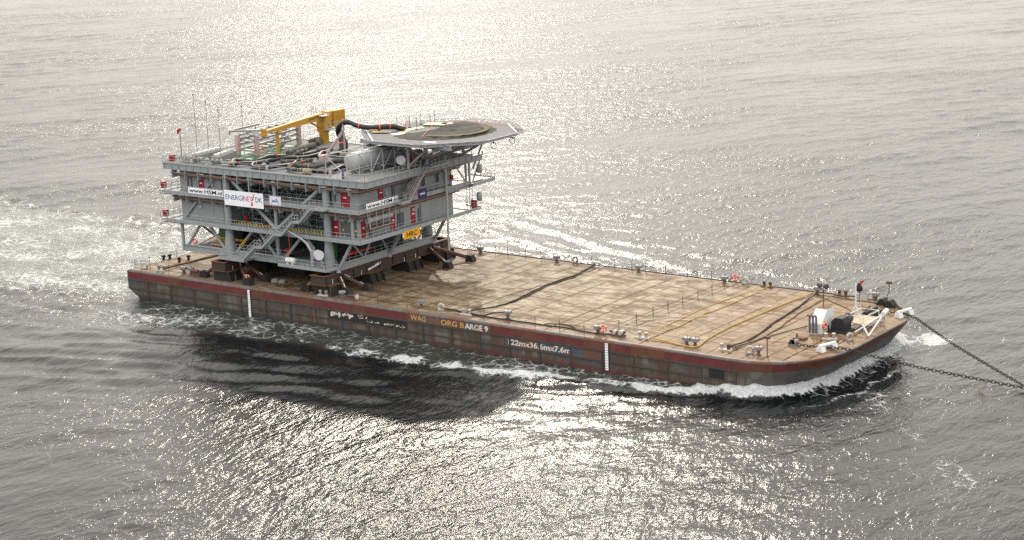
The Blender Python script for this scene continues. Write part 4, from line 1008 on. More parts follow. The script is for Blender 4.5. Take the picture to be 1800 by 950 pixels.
# ---- banners
def banner(name, face, u0, u1, z0, z1, c, mat, label, tilt=0):
    """flat sign on the near ('n', plane y=c) or front ('f', plane x=c) rail"""
    if face == 'n':
        t = thing(name, label, 'banner', ((u0 + u1) / 2, c, z0))
        MB().box(u0, u1, c - .03, c, z0, z1).build('panel', mat, t); return t, (u0, c - .032, z0), (1, 0, 0)
    t = thing(name, label, 'banner', (c, (u0 + u1) / 2, z0))
    MB().box(c, c + .03, u0, u1, z0, z1).build('panel', mat, t); return t, (c + .032, u0, z0), (0, 1, 0)
Z = (0, 0, 1)
t, o, u = banner('banner', 'n', 12.85, 20.4, 13.1, 14.02, 2.33, 'sign', 'long white banner with black web address on the left gallery')
text('www.HSM.nl', t, (13.05, 2.29, 13.26), u, Z, 7.15, .62, 'black', 'lettering', .02)
t, o, u = banner('banner', 'n', 20.65, 28.8, 11.9, 14.24, 2.26, 'sign', 'large white sign with blue and red lettering on the long side')
text('ENERGI', t, (20.95, 2.22, 12.82), u, Z, 3.7, .78, 'tblue'); text('NET', t, (24.72, 2.22, 12.82), u, Z, 1.85, .78, 'tred'); text('DK', t, (27.2, 2.22, 12.82), u, Z, 1.35, .78, 'tblue')
MB().extr([(26.38, 2.222, 12.95), (26.62, 2.222, 12.95), (27.1, 2.222, 14.1), (26.98, 2.222, 14.1)], (0, -.02, 0)).extr([(26.2, 2.222, 12.2), (26.55, 2.222, 12.2), (26.6, 2.222, 12.75), (26.34, 2.222, 12.75)], (0, -.02, 0)).build('slash_mark', 'tred', t)
t, o, u = banner('banner', 'n', 30.05, 32.33, 12.7, 14.02, 2.33, 'signsm', 'small pale lilac banner beside the large white sign')
text('SPIC', t, (30.5, 2.29, 13.1), u, Z, 1.4, .34, 'tblue', 'lettering', .03); MB().lathe((31.45, 2.295, 13.6), [(.14, 0), (0, .02)], 10, (0, -1, 0)).build('logo_mark', 'tred', t)
t, o, u = banner('banner', 'f', 4.08, 11.42, 13.1, 13.92, 47.58, 'sign', 'long white banner with black web address on the right gallery')
text('www.HSM.nl', t, (47.62, 4.25, 13.2), u, Z, 7.0, .6, 'black', 'lettering', .02)
t, o, u = banner('banner', 'f', 16.2, 18.27, 12.58, 13.95, 47.58, 'blue', 'navy blue banner on the right gallery')
text('SPIC', t, (47.62, 16.6, 13.0), u, Z, 1.3, .34, 'sign', 'lettering', .03); MB().lathe((47.62, 17.5, 13.55), [(.14, 0), (0, .02)], 10, (1, 0, 0)).build('logo_mark', 'tred', t)
t, o, u = banner('name_sign', 'f', 12.28, 16.17, 6.98, 8.22, 47.62, 'hrc', 'yellow sign with three black letters under the right gallery')
text('HRC', t, (47.66, 12.95, 7.2), u, Z, 2.5, .82, 'black', 'lettering', .015)

# ================================================================== ROOF GEAR
RZ = L3
# crane
t = thing('pedestal_crane', 'yellow pedestal crane on the roof with its boom lowered into a rest', 'crane', (18.6, 28.2, RZ))
MB().lathe((18.6, 28.2, RZ), [(.8, 0), (.78, 1.5), (.95, 1.9), (.95, 2.05)], 18).build('pedestal', 'yellow', t)
MB().bbox(17.7, 19.6, 27.4, 29.2, RZ + 2.06, RZ + 4.9, .1).build('slew_column', 'yellow', t)
m = MB().bbox(17.3, 19.9, 29.6, 32.2, RZ + 2.5, RZ + 5.2, .06)
for k in range(8): m.box(19.9, 19.96, 29.75 + k * .32, 29.9 + k * .32, RZ + 2.6, RZ + 5.1); m.box(17.5 + k * .3, 17.62 + k * .3, 29.54, 29.6, RZ + 2.6, RZ + 5.1)
m.build('machinery_house', 'yellow', t)
MB().bbox(17.8, 19.5, 28.6, 29.7, RZ + 3.6, RZ + 5.15, .05).build('neck', 'yellow', t)
bm = MB(); a0, a1 = vec((18.7, 28.0, RZ + 4.5)), vec((20.55, 12.1, RZ + 4.25))
d = (a1 - a0); r_ = vec((1, 0, 0))
vs = []
for s, hh, ww in ((0, .55, .42), (.35, .48, .38), (1.0, .2, .27)):
    c = a0 + d * s
    vs += [c + r_ * ww * sx + vec((0, 0, hh * sz)) for sx, sz in ((-1, -1), (1, -1), (1, 1), (-1, 1))]
fs = [(0, 1, 2, 3), (11, 10, 9, 8)] + [(i * 4 + k, (i + 1) * 4 + k, (i + 1) * 4 + (k + 1) % 4, i * 4 + (k + 1) % 4) for i in (0, 1) for k in range(4)]
bm.add(vs, fs); boom = bm.build('boom', 'yellow', t)
lm = MB(); u_ = -d / np.linalg.norm(d)
p0 = a0 + d * .27 + vec((.46, 0, -.12)); lm.extr([p0, p0 + u_ * .3 + vec((0, 0, .1)), p0 + u_ * .34 + vec((0, 0, .55)), p0 + u_ * .12 + vec((0, 0, .3))], (.02, 0, 0))
lm.path([p0 + u_ * (.55 + .09 * k) + vec((.02, 0, .18 + .11 * math.sin(k * 1.9) + .012 * k)) for k in range(24)], .035, 5); lm.build('logo_mark', 'black', boom)
MB().bbox(20.25, 20.95, 11.6, 12.3, RZ + 3.6, RZ + 4.9, .1).tube((20.2, 11.9, RZ + 3.8), (21.0, 11.9, RZ + 3.8), .35, n=12).build('boom_head', 'yellow', t)
MB().tube((18.65, 27.7, RZ + 2.4), (18.95, 24.6, RZ + 3.95), .16, n=8).build('luffing_ram', 'yellow', t)
m = MB().box(19.65, 20.7, 27.2, 29.8, RZ + 2.35, RZ + 2.45); rail(m, [(19.7, 27.2, RZ + 2.45), (20.7, 27.2, RZ + 2.45), (20.7, 29.8, RZ + 2.45)], step=.6, toe=False)
m.box(17.9, 20.4, 26.2, 27.8, RZ + 4.72, RZ + 4.8); rail(m, [(17.9, 27.8, RZ + 4.8), (17.9, 26.2, RZ + 4.8), (20.4, 26.2, RZ + 4.8), (20.4, 27.8, RZ + 4.8)], h=1.0, step=.6, toe=False)
m.build('service_platform', 'lgrey', t)
single(MB().tube((20.2, 15.4, RZ), (20.2, 15.4, RZ + 3.75), .27, n=12).box(19.75, 20.8, 15.1, 15.7, RZ + 3.7, RZ + 3.86), 'boom_rest', 'yellow', 'yellow post holding up the crane boom', 'post')
# antennas and windsock
for x, y, hgt, l in ((9.75, 7.9, 10.0, 'tallest thin whip antenna on the roof corner'), (8.3, 11.9, 8.3, 'second tall whip antenna behind the tallest one'), (18.0, 4.8, 8.4, 'grey whip antenna near the roof edge'), (18.5, 9.5, 8.4, 'whip antenna in front of the pink posted rack')):
    t = thing('whip_antenna', l, 'antenna', (x, y, RZ), 'whip antennas on the roof')
    MB().tube((0, 0, 0), (0, 0, hgt), .07, .045, n=6).build('mast', 'galv', t, True); MB().lathe((0, 0, hgt), [(.07, 0), (.09, .1), (.09, .35), (0, .4)], 6).build('tip', 'pipe', t, True)
    MB().box(-.2, .2, -.2, .2, 0, .12).build('foot', 'galv', t, True)
t = thing('windsock', 'red windsock hanging limp on a pole at the aft roof corner', 'windsock', (9.7, 4.5, RZ))
MB().tube((0, 0, 0), (0, 0, 5.2), .06, n=6).build('pole', 'dgrey', t, True)
MB().path([(0, 0, 5.1), (-.25, .05, 5.15), (-.5, .1, 4.9), (-.62, .1, 4.4)], [.25, .24, .2, .12], 8).build('sock', 'tred', t, True)
# condenser banks
def condenser(x, y, label):
    t = thing('condenser_unit', label, 'condenser', (x, y, RZ), 'condenser units in two rows on the roof')
    MB().bbox(-.8, .8, -.55, .55, .25, 1.25, .05).build('casing', 'roofl', t, True); MB().lathe((0, 0, 1.24), [(.5, 0), (.5, .35), (.42, .36), (.1, .3)], 12).build('fan_hood', 'lgrey', t, True)
    MB().box(-.75, -.6, -.5, .5, 0, .25).box(.6, .75, -.5, .5, 0, .25).build('foot', 'dgrey', t, True)
LB = ['first', 'second', 'third', 'fourth', 'fifth']
for k in range(5): condenser(12.4 - .1 * k, 5.4 + k * 1.15, LB[k] + ' fan unit from the near edge in the aft row of condensers')
for k in range(5): condenser(16.5 - .35 * k, 5.4 + k * 1.15, LB[k] + ' fan unit from the near edge in the forward row of condensers')
# valve skid at the aft corner
t = thing('pipe_skid', 'low cluster of grey pipes and valves at the aft corner of the roof', 'pipework', (14, 4.2, RZ))
m = MB(); rr = random.Random(11)
for k in range(26):
    x = 9 + rr.random() * 10; y = 3.5 + rr.random() * 1.4; z = RZ + .2 + rr.random() * .9
    m.tube((x, y, z), (x + .6 + rr.random() * 1.6, y, z), .05 + rr.random() * .07, n=6); m.tube((x, y, RZ), (x, y, z + rr.random() * .4), .05, n=5)
m.build('pipe', 'galv', t)
for k in range(12): MB().lathe((9.5 + k * .8, 4.0 + .5 * rr.random(), RZ + .7), [(.12, 0), (.22, .1), (.22, .3), (.1, .4)], 8).build('valve', 'lgrey', t)
# pink posted rack
t = thing('cable_rack', 'open grey steel rack between pink wrapped posts on the green roof patch', 'rack', (15, 19, RZ))
for x, y in ((13.7, 13.1), (17.0, 13.9), (15.2, 25.8), (12.2, 25.4)): MB().bbox(x - .33, x + .33, y - .33, y + .33, RZ, RZ + 3.3, .06).build('post', 'pink', t)
for x0, x1 in ((13.7, 12.2), (17.0, 15.2)):
    for z in (.9, 1.7, 2.5, 3.2): MB().ibeam((x0, 13.5, RZ + z), (x1, 25.4, RZ + z), .25, .3).build('beam', 'galv', t)
for k in range(7):
    f = k / 6
    for z in (.75, 2.3, 3.35): MB().bar((13.7 - 1.5 * f, 13.5 + 11.9 * f, RZ + z), (17.0 - 1.8 * f, 13.5 + 11.9 * f, RZ + z), .16, .2).build('crossbar', 'galv', t)
MB().ibeam((12.6, 12.3, RZ + 3.9), (12.0, 20, RZ + 3.9), .3, .3).ibeam((12.6, 12.3, RZ + 3.9), (17.5, 15, RZ + 3.9), .3, .3).build('beam', 'galv', t)
m = MB()
for x, y in ((12.6, 12.5), (12.1, 19)): m.bar((x, y, RZ + 3.2), (x, y, RZ + 3.9), .15)
m.build('hanger', 'galv', t)
for k in range(5): MB().lathe((15.2 + .4 * (k % 2), 15 + 2 * k, RZ + 1.2 + .3 * (k % 3)), [(.1, 0), (.3, .1), (.3, .5), (.1, .6)], 9, (1, .3, 0)).build('insulator', 'white', t)
m = MB()
for a, b in (((17.4, 13.2, 0), (17.0, 13.6, 2.0)), ((18.6, 14.5, 0), (17.4, 14.6, 1.9)), ((18.3, 13.2, 0), (17.4, 14.6, 1.9)), ((19.6, 16.2, 0), (18.0, 18.2, 2.4)), ((14.3, 12.6, 1.0), (13.8, 13, 2.9))):
    m.tube((a[0], a[1], RZ + a[2]), (b[0], b[1], RZ + b[2]), .04, n=5)
single(m, 'lashing_strap', 'orange', 'orange lashing straps tied to the pink posted rack', 'strap')
for x, y, hh, l in ((20.9, 16.6, 1.3, 'short pink wrapped stub by the yellow boom rest'), (22.3, 17.6, .6, 'tiny pink wrapped stub on the grey roof plating'), (27.8, 4.6, .6, 'tiny pink wrapped stub at the near roof edge'), (40.0, 5.2, .7, 'tiny pink wrapped stub near the tank cage')):
    single(MB().bbox(x - .2, x + .2, y - .2, y + .2, RZ, RZ + hh, .04).lathe((x, y, RZ + hh), [(.15, 0), (.12, .08), (0, .1)], 8), 'pink_stub', 'pink', l, 'post', 'pink wrapped stubs on the roof')
t = thing('pink_tripod', 'tall pink wrapped post with two slanting legs holding up the black cable', 'post', (31.8, 18.2, RZ))
MB().bar((31.8, 18.2, RZ), (31.6, 18.2, RZ + 6.1), .2).build('post', 'pink', t)
MB().bar((30.2, 14.6, RZ + .2), (31.6, 18.1, RZ + 4.4), .17).bar((29.6, 15.4, RZ + .2), (31.6, 18.2, RZ + 4.0), .17).bbox(29.6, 30.5, 14.3, 15.4, RZ, RZ + .9, .05).build('leg', 'pink', t)
# hoses
HP = [
 ('thick black cable along the aft side of the plating rising towards the crane', [(20.2, 4.7), (18.8, 6.8), (19.4, 8.1), (21.6, 8.8), (21.6, 11.6), (22.6, 13.8), (24.0, 14.4), (23.9, 15.5), (22.0, 19.1), (19.9, 24.2), (18.6, 27.2)], .3),
 ('long black cable running beside the aft cable across the plating', [(20.5, 4.5), (21.6, 5.3), (22.4, 7.3), (23.3, 10.2), (25.3, 12.2), (26.3, 14.4), (26.6, 17.4), (26.4, 21.0)], .28),
 ('black cable loop near the roof edge with a tan tape band', [(24.4, 8.6), (23.6, 6.2), (24.9, 4.6), (27.2, 4.6), (29.1, 5.8), (28.8, 9.2), (27.5, 11.8), (29.4, 12.6)], .25),
 ('coiled black cable in the middle of the plating', [(25.1, 10.7), (27.3, 9.9), (27.6, 12.2), (28.8, 13.4), (29.8, 12.1), (29.2, 9.7), (30.7, 8.7), (33.1, 10.1), (32.7, 11.6)], .24),
 ('black cable bend below the pink tripod', [(31.7, 5.1), (30.5, 7.2), (31.1, 8.2), (33.6, 8.6), (34.8, 9.8), (33.2, 13.3), (35.1, 15.1), (37.5, 14.0)], .34),
 ('black cable along the near roof edge ending by the tank', [(32.3, 4.7), (35.1, 4.6), (36.2, 5.8), (39.0, 6.4), (38.8, 9.0), (38.4, 11.0)], .3),
 ('short black cable behind the yellow boom rest', [(23.0, 15.9), (25.2, 16.1), (24.2, 20.1), (23.8, 21.4), (25.6, 22.2)], .24),
 ('small coil of black cable at the foot of the pink tripod', [(28.6, 15.4), (26.9, 18.3), (27.8, 18.9), (29.7, 18.1), (30.2, 19.8)], .3)]
for i, (l, P, r) in enumerate(HP):
    pts = smoothpath([(x, y, RZ + .03 + r + .25 * (k % 3 == 1)) for k, (x, y) in enumerate(P)], 6)
    t = thing('power_cable', l, 'cable', (P[0][0], P[0][1], RZ), 'black cables laid out on the roof')
    MB().path(pts, r, 9).build('cable', 'hose' if i not in (3, 4) else 'netball', t)
    for q in range(5, len(pts) - 4, 11):
        MB().path([pts[q], pts[q] + (pts[q + 1] - pts[q]) * .5], r + .025, 9).build('tape_band', 'tape' if (q + i) % 3 else 'tred', t)
t = thing('power_cable', 'thick black cable rising in an arch from the roof onto the helideck', 'cable', (29.9, 18.2, RZ), 'black cables laid out on the roof')
rp = smoothpath([(29.9, 18.2, 17.7), (29.8, 19.6, 18.6), (28.8, 20.6, 20.0), (28.9, 20.0, 21.3), (30.5, 19.0, 22.5), (32.3, 18.2, 23.1), (33.4, 18.0, 23.1), (34.8, 17.8, 22.8), (36.4, 17.9, 22.6), (37.9, 18.0, 22.6), (39.8, 18.3, 22.8), (40.6, 19.1, 22.8), (41.0, 20.1, 22.5), (42.1, 20.4, 22.3)], 6)
MB().path(rp, .42, 10).build('cable', 'hose', t)
MB().path(smoothpath([(31.6, 18.4, 18.0), (31.4, 19.0, 19.5), (30.0, 19.8, 20.8), (29.6, 19.6, 21.8)], 5), .26, 8).build('cable_branch', 'hose', t)
for q in (8, 44, 58, 64): MB().path([rp[q], rp[q] + (rp[q + 1] - rp[q]) * .6], .46, 10).build('tape_band', 'orange', t)
single(MB().path(smoothpath([(19.8, 25.2, RZ + .3), (18.9, 26.6, RZ + .7), (17.8, 27.0, RZ + .6), (16.9, 26.2, RZ + .3)], 6), .45, 9), 'cable_bundle', 'netball', 'mottled bundle of netted cable at the foot of the crane', 'cable')
single(MB().path(smoothpath([(21.9, 15.8, RZ + .4), (21.6, 18.5, RZ + .6), (20.8, 21.5, RZ + .5), (20.1, 24.0, RZ + .4)], 6), .5, 9), 'cable_bundle', 'netball', 'long mottled bundle of netted cable beside the pink posted rack', 'cable')
for x, y, l in ((36.0, 4.4, 'sandy brown coupling at the near cable end'), (31.5, 18.2, 'sandy brown coupling beside the pink tripod'), (20.4, 4.6, 'sandy brown coupling at the aft cable end')):
    single(MB().lathe((x - .7, y, RZ + .45), [(.1, 0), (.42, .05), (.42, .4), (.28, .45), (.28, .9), (.45, .95), (.45, 1.3), (.1, 1.32)], 10, (1, .2, 0)), 'cable_coupling', 'tape', l, 'coupling', 'sandy cable couplings on the roof')
single(MB().lathe((26.6, 5.2, RZ), [(.12, 0), (.12, .5), (.38, .55), (.42, .75), (.1, 1.0)], 10), 'roof_vent', 'galv', 'small metal mushroom vent on the roof plating near the edge', 'vent')
# tank with cage
t = thing('tank', 'pale grey horizontal tank on the roof', 'tank', (42.0, 13, RZ))
MB().lathe((42.0, 7.6, RZ + 1.75), [(.02, -.45), (.8, -.35), (1.3, 0), (1.4, .2), (1.4, 9.6), (1.3, 9.9), (.8, 10.2), (.02, 10.3)], 24, (0, 1, 0)).build('shell', 'lgrey', t)
for y in (9, 13, 16.5): MB().box(40.9, 43.1, y - .15, y + .15, RZ, RZ + .75).build('saddle', 'grey', t)
t = thing('truss_cage', 'light grey tubular truss cage standing in front of the roof tank', 'frame', (44.2, 8.5, RZ))
m = MB(); X0, X1, Ya, Yb, ZT = 40.3, 44.4, 3.9, 15.0, RZ + 3.3
for x in (X0, X1):
    m.tube((x, Ya, ZT), (x, Yb, ZT), .085, n=6)
for y in (Ya, 6.7, 9.5, 12.2, Yb): m.tube((X0, y, ZT), (X1, y, ZT), .06, n=6)
m.build('top_frame', 'lgrey', t)
for x, y in ((X0, Ya), (X1, Ya), (X1, 6.7), (X1, 9.5), (X1, 12.2), (X1, Yb), (X0, Yb)): MB().tube((x, y, RZ), (x, y, ZT), .085, n=6).build('post', 'lgrey', t)
m = MB()
for a, b in (((Ya, ZT), (6.7, RZ + .2)), ((6.7, ZT), (9.5, RZ + .2)), ((12.2, ZT), (9.5, RZ + .2)), ((Yb, ZT), (12.2, RZ + .2))): m.tube((X1, a[0], a[1]), (X1, b[0], b[1]), .07, n=6)
m.tube((X0, Ya, ZT), (X1, Ya, RZ + .2), .07, n=6).tube((X1, Ya, RZ + 1.2), (X1, Yb, RZ + 1.2), .05, n=6); m.build('diagonal', 'lgrey', t)
single(MB().lathe((43.6, 3.9, RZ), [(.16, 0), (.2, .3), (.2, .9), (.1, 1.0), (.12, 1.1), (0, 1.2)], 9), 'gas_bottle', 'tblue', 'small blue gas bottle at the corner of the tank cage', 'bottle')
t = thing('stair_tower', 'pale perforated ladder post on the roof beside the tank', 'ladder', (36.5, 17.5, RZ))
m = MB()
for x in (36.3, 36.7): m.tube((x, 17.5, RZ), (x, 17.5, RZ + 4.4), .06, n=6)
for k in range(12): m.tube((36.3, 17.5, RZ + .3 + k * .35), (36.7, 17.5, RZ + .3 + k * .35), .04, n=5)
m.build('ladder', 'roofl', t); MB().lathe((36.5, 17.5, RZ + 4.4), [(.3, 0), (.3, .3), (0, .4)], 10).build('beacon', 'galv', t)
t = thing('store_container', 'low grey railed store with red boxes under the helideck edge', 'store', (39.5, 23, RZ))
MB().bbox(36.6, 42.5, 22.4, 24.2, RZ, RZ + 1.2, .06).build('body', 'lgrey', t)
rail(MB(), [(36.6, 22.4, RZ + 1.2), (42.5, 22.4, RZ + 1.2)], step=1.0, toe=False).build('railing', 'lgrey', t)
for x in (38.2, 40.2): MB().box(x, x + .8, 22.3, 22.398, RZ + .3, RZ + 1.0).build('red_panel', 'red', t)
for x, y, hh, l in ((43.6, 18.8, 1.2, 'grey equipment box under the helideck by the roof dish'), (45.6, 17.0, 1.0, 'low grey equipment box at the roof edge near the front stair'), (41, 20.6, 1.6, 'taller grey equipment box in the helideck shadow')):
    single(MB().bbox(x - .9, x + .9, y - .8, y + .8, RZ, RZ + hh, .06).box(x - .6, x + .6, y - .83, y - .8, RZ + .2, RZ + hh - .2), 'equipment_box', 'grey2', l, 'box', 'grey equipment boxes on the roof')
single(MB().torus((46.9, 14.9, RZ + 1.9), .42, .12, (.72, -.68, 0), 16, 6).lathe((46.9, 14.9, RZ + 1.9), [(.4, -.1), (.4, .1), (0, .12)], 14, (.72, -.68, 0)).tube((46.9, 14.9, RZ), (46.9, 14.9, RZ + 1.6), .08, n=6), 'hose_reel', 'red', 'red hose reel on a stand behind the roof dish', 'hose reel')

# ================================================================== HELIDECK
HC = vec((48.1, 22.0)); HZ = 22.0
hel = thing('helideck', 'octagonal helideck on trusses over the front corner of the roof', 'helideck', (48.1, 22.0, RZ))
def octo(r): return [(HC[0] + r * math.cos(R(22.5 + 45 * k)), HC[1] + r * math.sin(R(22.5 + 45 * k))) for k in range(8)]
MB().prism(octo(11.7), HZ - .18, HZ).build('deck_plate', 'hplank', hel)
m = MB()
for k in range(24):   # plank joints
    x = HC[0] - 10.4 + k * .9; hw = min(10.75, 11.7 * 1.307 * .924 - abs(x - HC[0]) + 0) - .3
    m.box(x, x + .03, HC[1] - hw, HC[1] + hw, HZ, HZ + .004)
m.build('plank_joint', 'dgrey', hel)
P8 = octo(11.75); m = MB()
for a, b in zip(P8, P8[1:] + P8[:1]): m.bar((*a, HZ - .3), (*b, HZ - .3), .3, .5)
m.build('edge_beam', 'lgrey', hel)
for k in range(8):
    a, b = vec(P8[k]), vec(P8[(k + 1) % 8]); mid = (a + b) / 2 - HC; nrm = mid / np.linalg.norm(mid); m = MB()
    oa = [(*(a + nrm * 1.3), HZ + .12), (*(b + nrm * 1.3), HZ + .12)]
    m.tube(*oa, .06, n=6); m.tube((*(a + nrm * .1), HZ - .12), (*(b + nrm * .1), HZ - .12), .06, n=6)
    for q in range(9):
        p = a + (b - a) * q / 8; m.bar((*(p + nrm * .1), HZ - .2), (*(p + nrm * 1.3), HZ + .12), .08, .12)
    for q in range(1, 5): m.tube((*(a + nrm * .28 * q), HZ - .14 + .06 * q), (*(b + nrm * .28 * q), HZ - .14 + .06 * q), .025, n=4)
    m.build('safety_net', 'galv', hel)
    if k in (4, 5, 6, 7):
        m = MB()
        for q in range(6): m.bar((*(a + (b - a) * (q + .08) / 6 + nrm * .2), HZ - .1), (*(a + (b - a) * (q + .92) / 6 + nrm * .2), HZ - .1), .05, .3)
        m.build('edge_panel', 'lgrey', hel)
# support trusses
zb = HZ - .7
for y in (13.5, 18.2, 22.6, 27, 31.5): MB().ibeam((39, y, zb), (56.5, y, zb), .35, .7).build('main_beam', 'grey', hel)
for x in (41, 47, 53.5): MB().ibeam((x, 12.6, zb - .5), (x, 32.4, zb - .5), .3, .5).build('cross_beam', 'grey', hel)
SUP = [(47.3, 14.6), (47.3, 23.4), (40.2, 18.0), (40.2, 27.5), (47.3, 28.2), (47.3, 19.0)]
for x, y in SUP: MB().tube((x, y, RZ if x < 48 and y < 29 else 16.9), (x, y, zb - .4), .26, n=10).build('support_column', 'grey', hel)
for a, b in (((47.3, 19.0, RZ + .6), (47.3, 14.6, zb - .6)), ((47.3, 19.0, RZ + .6), (47.3, 23.2, zb - .6)), ((47.3, 23.6, RZ + .2), (47.3, 28.2, zb - .6)), ((47.3, 23.4, RZ + .6), (54.0, 23.4, zb - .2)), ((47.3, 19.0, RZ + .6), (54.0, 17.5, zb - .2)), ((47.3, 28.2, RZ + .2), (53.8, 29, zb - .2)), ((40.2, 18.0, RZ + .3), (46, 18, zb - .2)), ((40.2, 27.5, RZ + .3), (46, 27.5, zb - .2)), ((40.2, 18, RZ + .4), (40.2, 23, zb - .4)), ((47.3, 14.8, RZ + .4), (52, 13.8, zb - .2))):
    MB().tube(a, b, .19, n=9).build('truss_brace', 'grey', hel)
MB().ibeam((47.3, 22.6, 18.7), (47.3, 33.3, 18.7), .4, .8).build('cross_beam', 'grey', hel)
MB().bar((47.3, 33.1, 18.6), (47.3, 33.1, zb), .3).bar((47.3, 33.2, 18.4), (47.3, 30.4, 14.8), .22).build('truss_brace', 'grey', hel)
MB().extr([(41, 24, 18.9), (47, 24, 18.9), (47, 33, 19.0), (41, 33, 19.0)], (0, 0, .15)).build('under_tray', 'dgrey', hel)
for x, y in ((59.2, 21.0), (59.0, 26.0), (56, 30.3)):
    m = MB().torus((x - .6, y, HZ - 1.3), .5, .06, (0, 1, 0), 12, 5).bar((x - .6, y, HZ - 1.0), (x - .6, y, HZ - .3), .1); m.build('edge_light', 'dgrey', hel)
# markings and loose items on the helideck
m = MB()
for k in range(60):
    a0_, a1_ = 2 * math.pi * k / 60, 2 * math.pi * (k + 1) / 60
    if not (150 < math.degrees(a0_) < 262): continue
    m.extr([(HC[0] + r * math.cos(a), HC[1] + r * math.sin(a), HZ + .004) for r, a in ((5.6, a0_), (6.7, a0_), (6.7, a1_), (5.6, a1_))], (0, 0, .004))
m.build('circle_marking', 'hyel', hel)
for x, y, w, l in ((41.2, 17.0, 2.2, .9), (51.6, 13.0, 2.0, .8), (44.4, 17.6, 1.0, .8)): MB().box(x, x + w, y, y + l, HZ + .005, HZ + .012).build('white_marking', 'white', hel)
nd = MB(); pl = [(44.0, 15.4), (48.0, 13.9), (52.0, 14.8), (55.4, 18.5), (56.0, 23.5), (54.6, 27.2), (50.5, 30.0), (46.2, 31.0), (44.9, 29.3), (46.8, 24.5), (46.6, 20.5)]
ctr = np.mean(pl, 0); g = []; nr, na = 9, 66; per = np.array(smoothpath([(*p, 0) for p in pl + pl[:1]], 6))[:-1, :2]
for i in range(nr + 1):
    for k in range(na):
        p = ctr + (per[k] - ctr) * (i / nr) * (1 + .035 * math.sin(k * 2.3) * (i == nr))
        hgt = (.16 + .10 * math.sin(p[0] * 2.1 + p[1]) * math.sin(p[1] * 1.7) + .08 * random.random()) * (1 if i < nr else .05) + .4 * math.exp(-((p[0] - 47.2) ** 2 / 1.2 + (p[1] - 25) ** 2 / 22))
        g.append((p[0], p[1], HZ + .02 + max(0, hgt)))
fs = [(i * na + k, i * na + (k + 1) % na, (i + 1) * na + (k + 1) % na, (i + 1) * na + k) for i in range(nr) for k in range(na)]
nd.add(g, fs, True)
net = nd.build('landing_net', 'net'); net.location = (0, 0, 0); tag(net, 'dark rope landing net bunched up over half of the helideck', 'net')
m = MB()
for k in range(40):
    a = R(-92 + k * 3.9); a2 = R(-92 + (k + 1) * 3.9)
    pts = [(HC[0] + 1.6 + r * math.cos(q), HC[1] + r * math.sin(q), HZ + .42) for r, q in ((5.2, a), (6.0, a), (6.0, a2), (5.2, a2))]
    m.add(pts, [(0, 1, 2, 3)])
m.build('yellow_ring', 'nety', net)
for x, y, w, l, rz, lb, mt in ((43.2, 26.9, 3.4, 2.4, .3, 'tilted pale yellow board lying on the helideck', 'hyel'), (45.0, 27.9, 2.6, 1.4, .3, 'narrow pale yellow board at the far side of the helideck', 'hyel'), (38.5, 21.4, 4.8, 1.6, .3, 'beige plywood strip at the cable end of the helideck', 'hbeige'), (40.3, 17.2, 3.0, 1.2, .4, 'beige plywood sheet at the aft edge of the helideck', 'hbeige')):
    c, s = math.cos(rz), math.sin(rz)
    t = thing('board', lb, 'board', (x, y, HZ), 'boards on the helideck', rz)
    MB().box(-w / 2, w / 2, -l / 2, l / 2, .16, .24).build('sheet', mt, t, True); MB().box(-w / 2 + .05, w / 2 - .05, -l / 2 + .05, l / 2 - .05, .012, .158).build('pallet', 'canvas', t, True)
for k, (x, y) in enumerate(((40.2, 21.0), (40.8, 23.3), (43.0, 22.3), (40.5, 26.5), (43.4, 25.2), (41.6, 28.6), (45.0, 17.2))):
    t = thing('marker_pole', ['marker pole nearest the arched black cable on the helideck', 'second thin black marker pole behind the cable end', 'black marker pole at the middle of the beige strip', 'black marker pole at the far aft rim of the helideck', 'black marker pole beside the tilted yellow board', 'black marker pole at the far rim behind the yellow boards', 'orange ended marker pole near the folded net'][k], 'pole', (x, y, HZ), 'marker poles on the helideck')
    MB().tube((0, 0, .05), (0, 0, 1.9), .04, n=6).build('pole', 'canvas' if k < 6 else 'orange', t, True); MB().lathe((0, 0, .012), [(.3, 0), (.25, .08), (.05, .1)], 10).build('foot', 'canvas', t, True)
for a, b, l in (((49.6, 15.2, HZ + .3), (44.9, 24.6, HZ + .9), 'orange strap stretched over the folded net'), ((43.0, 31.5, HZ + .06), (54.5, 30.2, HZ + .2), 'orange strap along the far side of the helideck')):
    single(MB().path([a, tuple((vec(a) + vec(b)) / 2), b], .032, 5), 'lashing_strap', 'orange', l, 'strap')
single(MB().tube((37.5, 17.5, HZ + .1), (39.0, 17.9, HZ + .25), .25, n=8).tube((37.7, 18.1, HZ + .1), (38.6, 17.8, HZ + .2), .2, n=8), 'fire_monitor', 'tape', 'yellow brown fire monitor at the aft edge of the helideck', 'fire monitor')
for x, y, l in ((38.6, 18.6, 'small red post at the aft edge of the helideck'),):
    single(MB().tube((x, y, HZ - .4), (x, y, HZ + .5), .12, n=8).lathe((x, y, HZ + .5), [(.2, 0), (.2, .2), (0, .3)], 8), 'fire_post', 'red', l, 'post')

# raise the vessel and all it carries to its freeboard
for o in list(COL.objects):
    if o.parent is None: o.location.z += F

